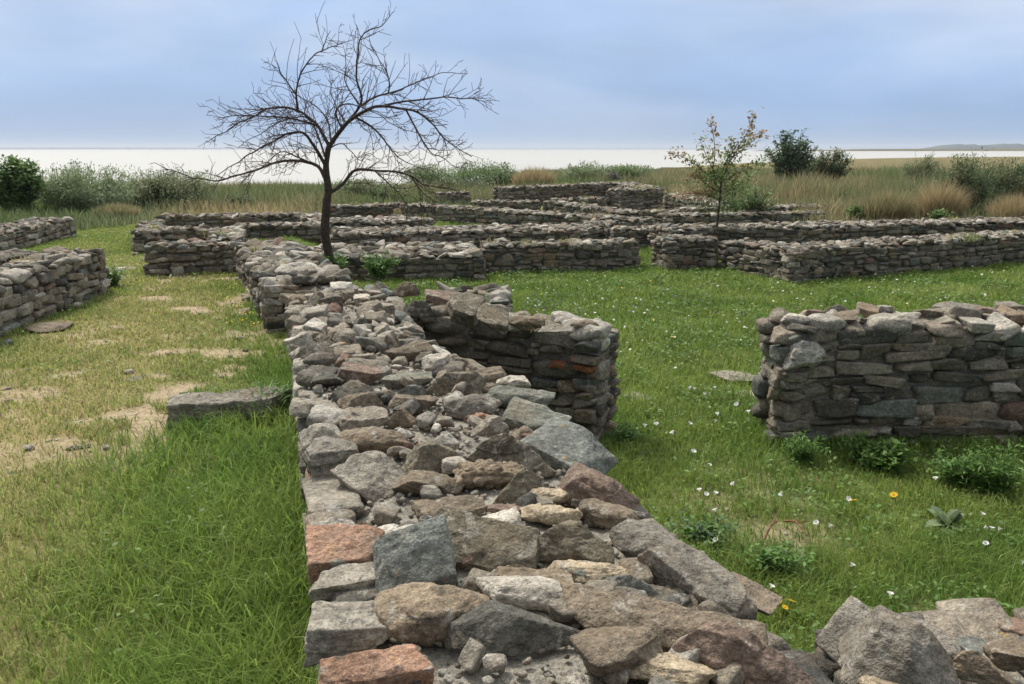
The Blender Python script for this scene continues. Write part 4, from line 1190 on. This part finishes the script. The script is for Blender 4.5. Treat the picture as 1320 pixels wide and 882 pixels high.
# sapling
_d = 16.2
def r4(X, Y, dy=0.0): return PY(820 + X / 2.64, 130 + Y / 2.64, _d + dy)
g = np.random.default_rng(77)
sb = r4(272, 480); sb[2] = float(gz(sb[0], sb[1]))
sap = empty('sapling', sb, 'slender young tree with reddish leaves at its tips, standing between the walls on the right', 'tree')
stt, lv, lv2 = Acc(), Acc(), Acc()
tube(stt, smooth_path([np.array([sb[0], sb[1], sb[2] - .05]), r4(274, 440), r4(284, 345), r4(290, 280)], 5), np.linspace(.025, .016, 16), BARK * 1.2, 8)
stt.build('trunk', M_BARK, sap, tuple(sb)); brs = Acc()
RED = [(.40, .22, .14), (.30, .26, .11), (.40, .29, .16)]; MIXG = [(.26, .28, .10), (.20, .25, .08), (.32, .28, .12)]
for (pts, r0, dr_, cA, cB) in [([(288, 290), (310, 225), (330, 190), (360, 140), (385, 95), (402, 48)], .016, .2, MIXG, RED), ([(288, 282), (262, 245), (268, 190), (265, 130), (252, 65)], .014, -.3, MIXG, RED),
        ([(286, 300), (240, 250), (200, 215), (150, 188), (112, 185)], .012, .3, MIXG, RED), ([(270, 250), (240, 190), (215, 128)], .010, -.4, MIXG, MIXG), ([(330, 192), (370, 160), (400, 135), (440, 108)], .010, .5, MIXG, RED),
        ([(290, 280), (330, 255), (390, 225), (440, 205)], .010, -.4, MIXG, GREENS), ([(286, 320), (330, 300), (380, 290)], .009, .3, GREENS, GREENS), ([(283, 335), (240, 320), (190, 315), (140, 320)], .009, -.3, RED, RED),
        ([(288, 285), (300, 220), (322, 170), (325, 130)], .010, .1, GREENS, MIXG), ([(284, 330), (310, 350), (350, 370)], .008, .2, GREENS, GREENS), ([(284, 310), (250, 290), (215, 260), (180, 250)], .009, .2, MIXG, RED), ([(285, 315), (340, 275), (400, 255)], .009, .35, MIXG, GREENS)]:
    m_ = len(pts); pp = smooth_path([r4(X, Y, dr_ * k / (m_ - 1)) for k, (X, Y) in enumerate(pts)], 6)
    tube(brs, pp, np.linspace(r0, .004, len(pp)), BARK * 1.6, 5)
    for k in range(4, len(pp)):
        f = k / len(pp)
        for rep in range(int(g.integers(6, 12))):
            q = pp[k] + g.normal(0, .05, 3); q2 = q[None]
            pal = cB if f > .62 else cA
            leaf_quads(lv, q2, np.array([g.uniform(.06, .115)]), np.array([g.uniform(.035, .06)]), g.uniform(0, 6.28, 1), g.normal(.3, .6, 1), np.array([pal[g.integers(0, 3)]]) * g.uniform(.8, 1.2), g)
leaf_cloud(lv, r4(300, 270), (.48, .42, .42), 800, .07, .035, MIXG + GREENS, g, nclump=12)
leaf_cloud(lv, r4(300, 345), (.55, .42, .26), 560, .07, .035, GREENS, g, nclump=8)
leaf_cloud(lv, r4(215, 310), (.45, .4, .24), 320, .065, .035, RED + MIXG, g, nclump=8)
brs.build('branches', M_BARK, sap, tuple(sb)); lv.build('crown', M_LEAF, sap, tuple(sb))

# ------------------------------------------------------------------ weeds
def weed(px, py, zr, h, sp_, n, ln, wd, cols, label, name='weed', cat='weed', group='weeds at the foot of the walls', leaf_from=.1):
    _bs[0] += 1; g = np.random.default_rng(_bs[0])
    b = P(px, py, zr) if zr > -.3 else PG(px, py)
    root = empty(name, b, label, cat, group)
    st, lf = Acc(), Acc()
    spray(lf, st, b, h, (sp_, sp_ * .8), n, ln, wd, cols, g, stemcol=(.09, .14, .04), sr=.0035, leaf_from=leaf_from)
    st.build('stems', M_LEAF, root, tuple(b)); lf.build('foliage', M_LEAF, root, tuple(b))
WG = [(.11, .21, .04), (.14, .25, .055), (.085, .17, .038)]
weed(1278, 640, -.47, .40, .26, 46, .055, .012, WG, 'tall bushy weed with narrow leaves below the high wall block, near the right border')
weed(1232, 628, -.47, .27, .2, 30, .05, .013, WG, 'shorter narrow leaved weed left of the tall bushy one')
weed(1140, 606, -.47, .2, .2, 26, .05, .035, WG, 'round leaved green weed at the middle foot of the high wall block')
weed(1034, 598, -.47, .25, .17, 24, .045, .014, WG, 'narrow leaved weed at the left foot of the high wall block')
weed(1105, 596, -.47, .30, .09, 10, .05, .012, WG, 'single upright weed against the face of the high wall block')
weed(430, 352, -.1, .34, .3, 18, .09, .03, WG, 'green weed left of the bare trunk')
weed(487, 358, -.15, .42, .34, 22, .09, .03, WG, 'green weed right of the bare trunk in front of the wide rubble wall')
weed(806, 578, -.46, .2, .12, 12, .05, .02, WG, 'weed growing at the foot of the end of the short side wall')
weed(140, 372, 0, .3, .25, 14, .08, .04, GREENS, 'dark green weed at the end corner of the left path wall')
weed(545, 412, .15, .16, .25, 12, .06, .03, WG, 'low green weed on top of the grassy stone block')
weed(600, 398, .13, .12, .3, 14, .06, .012, WG, 'tuft of green grass on top of the grassy stone block')
weed(270, 540, 0, .2, .2, 16, .08, .009, WG, 'grass tuft in front of the squared stone block')
weed(345, 545, 0, .3, .2, 18, .10, .009, WG, 'tall grass tuft between the squared stone block and the near wall')
weed(1000, 740, -.46, .16, .22, 18, .05, .02, WG, 'dark green clump beside the right edge of the near wall')
weed(905, 700, -.46, .14, .2, 16, .05, .02, DARKG + WG, 'dark clump of herbs beside the granite stone')

# mullein rosette: big soft grey leaves
g = np.random.default_rng(88); b = PG(1222, 682)
root = empty('mullein_plant', b, 'pale grey green rosette of big soft leaves in the lawn below the high wall block', 'plant')
for k in range(11):
    a = k * 2.4; ln = g.uniform(.13, .22); el = g.uniform(.25, 1.25); A_ = Acc(); n = 7
    t = np.linspace(0, 1, n); wv_ = .045 * np.sin(np.pi * np.clip(t * .92 + .06, 0, 1)) ** .8
    dz = np.sin(el) * t - .45 * t ** 2 * np.cos(el); dr_ = np.cos(el) * t
    cx_ = np.stack([b[0] + math.cos(a) * dr_ * ln, b[1] + math.sin(a) * dr_ * ln, b[2] + .02 + dz * ln], 1)
    sd_ = np.array([-math.sin(a), math.cos(a), 0]); up_ = np.array([0, 0, .25])
    V = np.concatenate([cx_ - sd_ * wv_[:, None] + up_ * wv_[:, None], cx_, cx_ + sd_ * wv_[:, None] + up_ * wv_[:, None]])
    q = [(r_ * n + i_, r_ * n + i_ + 1, (r_ + 1) * n + i_ + 1, (r_ + 1) * n + i_) for r_ in range(2) for i_ in range(n - 1)]
    A_.add(V, np.array((.20, .26, .14)) * g.uniform(.85, 1.15), quads=q); A_.build('leaf', M_LEAF, root, tuple(b))

# dead twigs in the lawn
for (x0, y0, x1, y1, lab) in ((983, 700, 1002, 672, 'thin dry brown stick standing up out of the lawn'), (1010, 672, 1040, 690, 'forked dry brown stick lying in the lawn')):
    A_ = Acc(); p0, p1 = PG(x0, y0, .03), PG(x1, y1, .09)
    tube(A_, smooth_path([p0, (p0 + p1) / 2 + np.array([.01, .02, .03]), p1], 5), np.linspace(.008, .005, 11), (.17, .10, .05), 6)
    tube(A_, smooth_path([(p0 + p1) / 2 + np.array([.01, .02, .03]), p1 + np.array([.05, .1, .04])], 5), np.linspace(.005, .003, 6), (.17, .10, .05), 5)
    tag(A_.build('dry_stick', M_BARK, None, tuple(p0)), lab, 'stick')

# ------------------------------------------------------------------ flowers: bindweed cups and yellow daisies
def flower_mesh(kind, seed):
    g = np.random.default_rng(seed); A_ = Acc(); S = Acc()
    n = 10
    th = np.arange(n) / n * 2 * np.pi
    if kind == 'bindweed':
        rings = [(.003, 0), (.006, .012), (.013, .022), (.021, .026)]; V = []
        for (r_, z_) in rings: V += [(math.cos(t) * r_ * (1 + .08 * math.cos(5 * t)), math.sin(t) * r_ * (1 + .08 * math.cos(5 * t)), z_) for t in th]
        q = [(r_ * n + i_, r_ * n + (i_ + 1) % n, (r_ + 1) * n + (i_ + 1) % n, (r_ + 1) * n + i_) for r_ in range(3) for i_ in range(n)]
        A_.add(np.array(V), (.80, .78, .77), quads=q)
    else:
        for t in np.arange(14) / 14 * 2 * np.pi:
            d = np.array([math.cos(t), math.sin(t), .15]); s_ = np.array([-math.sin(t), math.cos(t), 0]) * .0035
            V = np.array([d * .004, d * .012 + s_, d * .020, d * .012 - s_]); A_.add(V, (.75, .48, .02), quads=[[0, 1, 2, 3]])
        V = [(math.cos(t) * .006, math.sin(t) * .006, .003) for t in th] + [(0, 0, .006)]
        A_.add(np.array(V), (.55, .30, .02), tris=[(i_, (i_ + 1) % n, n) for i_ in range(n)])
    tube(S, [(0, 0, 0), (.004, .002, -.03), (.002, .006, -.085)], [.0018, .0018, .0018], (.09, .15, .04), 5)
    return A_.mesh(kind + '_corolla', M_PETAL), S.mesh('flower_stem', M_LEAF)
FM = {k: flower_mesh(k, 1) for k in ('bindweed', 'daisy')}
def flower(px, py, kind, zr, s=1.0, label='', group=''):
    b = PG(px, py, .09); g = np.random.default_rng(int(px * 7 + py))
    e = empty('bindweed_flower' if kind == 'bindweed' else 'yellow_flower', b, label, 'flower', group)
    for nm, me in (('corolla', FM[kind][0]), ('stem', FM[kind][1])):
        o = bpy.data.objects.new(nm, me); C.objects.link(o); o.parent = e
    e.rotation_euler = (g.normal(.35, .25), g.normal(0, .3), g.uniform(0, 6.28)); e.scale = (s, s, s)
WL = [(914,602),(946,626),(902,634),(910,639),(922,638),(923,660),(924,698),(1008,640),(1053,676),(1010,714),(1097,731),(993,759),(1147,769),(1206,619),(1265,665),(1268,681),(1278,684),(1287,684),(1271,703),(1093,644),
      (893,584),(868,560),(888,548),(921,545),(800,560),(806,562),(846,549),(831,551),(889,502),(895,503),(908,510),(922,502),(950,523),(965,533),(925,536),(1069,680),(1318,728)]
for k, (x_, y_) in enumerate(WL):
    near_f = y_ > 590
    flower(x_, y_, 'bindweed', -.37, 0.82 if near_f else 1.0, 'white bindweed flower in the lawn beside the foreground stones' if near_f else 'small white flower in the lawn between the two wall blocks', 'white flowers in the near lawn' if near_f else 'white flowers between the wall blocks')
for k, (x_, y_, s_) in enumerate([(1020, 775, 1.2), (1004, 776, .9), (1012, 783, .8), (1152, 638, 1.2), (1100, 645, 1.1)]):
    flower(x_, y_, 'daisy', -.38, s_ * 1.2, 'yellow flower in the lawn beside the near wall' if y_ > 700 else 'yellow flower in the lawn below the high wall block', 'yellow flowers by the near wall' if y_ > 700 else 'yellow flowers below the wall block')
# the countless far specks of blossom
fl = Acc(); g = np.random.default_rng(66); n = 520
px_, py_ = g.uniform(640, 1310, n), 345 + 130 * g.random(n) ** 1.2
pts = np.array([PG(a, b, .08) for a, b in zip(px_, py_)]); k_ = ~in_walls(pts[:, 0], pts[:, 1], .1) & (fbm2(pts[:, 0], pts[:, 1], 1.2, 2, 9) > -.25); pts = pts[k_]; n = len(pts)
pts[:, 2] = gz(pts[:, 0], pts[:, 1]) + g.uniform(.07, .14, n)
c = np.where(g.random(n)[:, None] < .85, np.array((.78, .76, .72)), np.array((.70, .50, .05)))
sz = g.uniform(.02, .045, n)
leaf_quads(fl, pts, sz, sz, g.uniform(0, 6.28, n), g.normal(.3, .3, n), c, g)
n = 70; px_, py_ = g.uniform(290, 345, n), g.uniform(360, 420, n); pts = np.array([P(a, b, .08) for a, b in zip(px_, py_)])
leaf_quads(fl, pts, np.full(n, .028), np.full(n, .028), g.uniform(0, 6.28, n), g.normal(.3, .3, n), np.tile((.70, .55, .04), (n, 1)), g)
n = 60; px_, py_ = np.concatenate([g.normal(700, 18, 30), g.normal(880, 60, 30)]), np.concatenate([g.normal(392, 6, 30), g.normal(385, 16, 30)]); pts = np.array([PG(a, b, .08) for a, b in zip(px_, py_)])
k_ = ~in_walls(pts[:, 0], pts[:, 1], .1); pts = pts[k_]; n = len(pts)
leaf_quads(fl, pts, np.full(n, .05), np.full(n, .03), g.uniform(0, 6.28, n), g.normal(1, .3, n), np.tile((.16, .11, .22), (n, 1)), g)
tag(fl.build('flower_specks', M_PETAL), kind='stuff')

# ------------------------------------------------------------------ sky, sun, camera, air
SUN_AZ, SUN_EL = R(-38), R(52)          # ahead and to the left, behind thin cloud
w = bpy.data.worlds.new('World'); scene.world = w; w.use_nodes = True
nt = w.node_tree; N, L = nt.nodes.new, nt.links.new
bg = nt.nodes['Background']; out = nt.nodes['World Output']
sky = N('ShaderNodeTexSky'); sky.sky_type = 'NISHITA'; sky.sun_disc = False; sky.sun_elevation = SUN_EL; sky.sun_rotation = SUN_AZ
sky.air_density = 1.2; sky.dust_density = 1.5
L(sky.outputs[0], bg.inputs['Color']); bg.inputs['Strength'].default_value = .07
tc = N('ShaderNodeTexCoord'); sx = N('ShaderNodeSeparateXYZ'); L(tc.outputs['Generated'], sx.inputs[0])
ramp = N('ShaderNodeValToRGB'); L(sx.outputs['Z'], ramp.inputs[0]); cr_ = ramp.color_ramp
SKY_STOPS = [(0.0, (.25, .395, .61)), (.05, (.235, .375, .63)), (.16, (.33, .45, .68)), (.32, (.85, .92, 1.02)), (.75, (1.6, 1.6, 1.57))]
cr_.elements[0].position, cr_.elements[0].color = SKY_STOPS[0][0], (*SKY_STOPS[0][1], 1)
cr_.elements[1].position, cr_.elements[1].color = SKY_STOPS[-1][0], (*SKY_STOPS[-1][1], 1)
for p_, c_ in SKY_STOPS[1:-1]:
    e = cr_.elements.new(p_); e.color = (*c_, 1)
mp = N('ShaderNodeMapping'); mp.inputs['Scale'].default_value = (1.0, 1.0, 3.8); mp.inputs['Location'].default_value = (.55, .2, .1); L(tc.outputs['Generated'], mp.inputs['Vector'])
n1 = N('ShaderNodeTexNoise'); n1.inputs['Scale'].default_value = 2.1; n1.inputs['Detail'].default_value = 5; n1.inputs['Roughness'].default_value = .48; n1.inputs['Distortion'].default_value = .3; L(mp.outputs[0], n1.inputs['Vector'])
mr = N('ShaderNodeMapRange'); L(n1.outputs['Fac'], mr.inputs[0]); mr.inputs[1].default_value = .38; mr.inputs[2].default_value = .70; mr.inputs[3].default_value = 0; mr.inputs[4].default_value = .6; mr.interpolation_type = 'SMOOTHSTEP'
el = N('ShaderNodeMapRange'); L(sx.outputs['Z'], el.inputs[0]); el.inputs[1].default_value = .0; el.inputs[2].default_value = .12; el.inputs[3].default_value = .2; el.inputs[4].default_value = 1
mu = N('ShaderNodeMath'); mu.operation = 'MULTIPLY'; L(mr.outputs[0], mu.inputs[0]); L(el.outputs[0], mu.inputs[1])
mx = N('ShaderNodeMix'); mx.data_type = 'RGBA'; L(mu.outputs[0], mx.inputs[0]); L(ramp.outputs[0], mx.inputs[6]); mx.inputs[7].default_value = (.62, .68, .78, 1)
n2_ = N('ShaderNodeTexNoise'); n2_.inputs['Scale'].default_value = 3.4; n2_.inputs['Detail'].default_value = 4; n2_.inputs['Roughness'].default_value = .5; L(mp.outputs[0], n2_.inputs['Vector'])
m2_ = N('ShaderNodeMapRange'); L(n2_.outputs['Fac'], m2_.inputs[0]); m2_.inputs[1].default_value = .32; m2_.inputs[2].default_value = .68; m2_.inputs[3].default_value = .90; m2_.inputs[4].default_value = 1.08
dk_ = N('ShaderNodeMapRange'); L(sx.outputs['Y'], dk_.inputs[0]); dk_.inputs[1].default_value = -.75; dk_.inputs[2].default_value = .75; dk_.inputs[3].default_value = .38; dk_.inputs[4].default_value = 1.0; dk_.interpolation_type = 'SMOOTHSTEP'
dv = N('ShaderNodeVectorMath'); dv.operation = 'SCALE'; dw_ = N('ShaderNodeVectorMath'); dw_.operation = 'SCALE'; L(mx.outputs[2], dw_.inputs[0]); L(m2_.outputs[0], dw_.inputs['Scale']); L(dw_.outputs[0], dv.inputs[0]); L(dk_.outputs[0], dv.inputs['Scale'])   # unseen sky behind the viewer is dimmed to darken wall faces turned to it
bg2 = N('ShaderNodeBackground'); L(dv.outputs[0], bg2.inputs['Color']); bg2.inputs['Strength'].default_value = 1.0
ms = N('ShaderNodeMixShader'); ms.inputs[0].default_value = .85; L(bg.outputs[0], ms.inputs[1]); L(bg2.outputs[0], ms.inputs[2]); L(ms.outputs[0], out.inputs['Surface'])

sl = bpy.data.lights.new('sun', 'SUN'); sl.energy = 3.0; sl.angle = R(12); sl.color = (1.0, .95, .86)
so = bpy.data.objects.new('sun', sl); C.objects.link(so)
sd = Vector((math.sin(SUN_AZ) * math.cos(SUN_EL), math.cos(SUN_AZ) * math.cos(SUN_EL), math.sin(SUN_EL)))
so.rotation_euler = sd.to_track_quat('Z', 'Y').to_euler(); so.location = sd * 30

# humid air over the lagoon
m = bpy.data.materials.new('humid_air'); m.use_nodes = True; nt = m.node_tree; nt.nodes.clear()
o_ = nt.nodes.new('ShaderNodeOutputMaterial'); pv = nt.nodes.new('ShaderNodeVolumePrincipled')
pv.inputs['Color'].default_value = (.82, .88, .97, 1); pv.inputs['Density'].default_value = HAZE = .00022; pv.inputs['Anisotropy'].default_value = .2
nt.links.new(pv.outputs[0], o_.inputs['Volume'])
if True:
    hx = Acc(); lo, hi = np.array((-9500, -60, -4.5)), np.array((9500, 9500, 40.))
    V = np.array([[(lo, hi)[i_][0], (lo, hi)[j_][1], (lo, hi)[k_][2]] for i_ in (0, 1) for j_ in (0, 1) for k_ in (0, 1)])
    hx.add(V, (1, 1, 1), quads=[(0, 1, 3, 2), (4, 6, 7, 5), (0, 4, 5, 1), (2, 3, 7, 6), (0, 2, 6, 4), (1, 5, 7, 3)])
    tag(hx.build('haze', m, smooth=False), kind='stuff')

cam = bpy.data.cameras.new('camera'); cam.sensor_width = 36; cam.sensor_fit = 'HORIZONTAL'; cam.lens = F / 1320 * 36
cam.clip_start = .05; cam.clip_end = 20000
co = bpy.data.objects.new('camera', cam); C.objects.link(co); co.location = (0, 0, HC); co.rotation_euler = (math.pi / 2 - PITCH, 0, 0)
scene.camera = co
vs = scene.view_settings; vs.view_transform = 'Standard'; vs.look = 'None'; vs.gamma = 1; vs.use_curve_mapping = False; vs.exposure = 0.42
scene.cycles.max_bounces = 6; scene.cycles.diffuse_bounces = 3; scene.cycles.transmission_bounces = 4; scene.cycles.transparent_max_bounces = 6; scene.cycles.volume_bounces = 0
scene.cycles.use_denoising = True
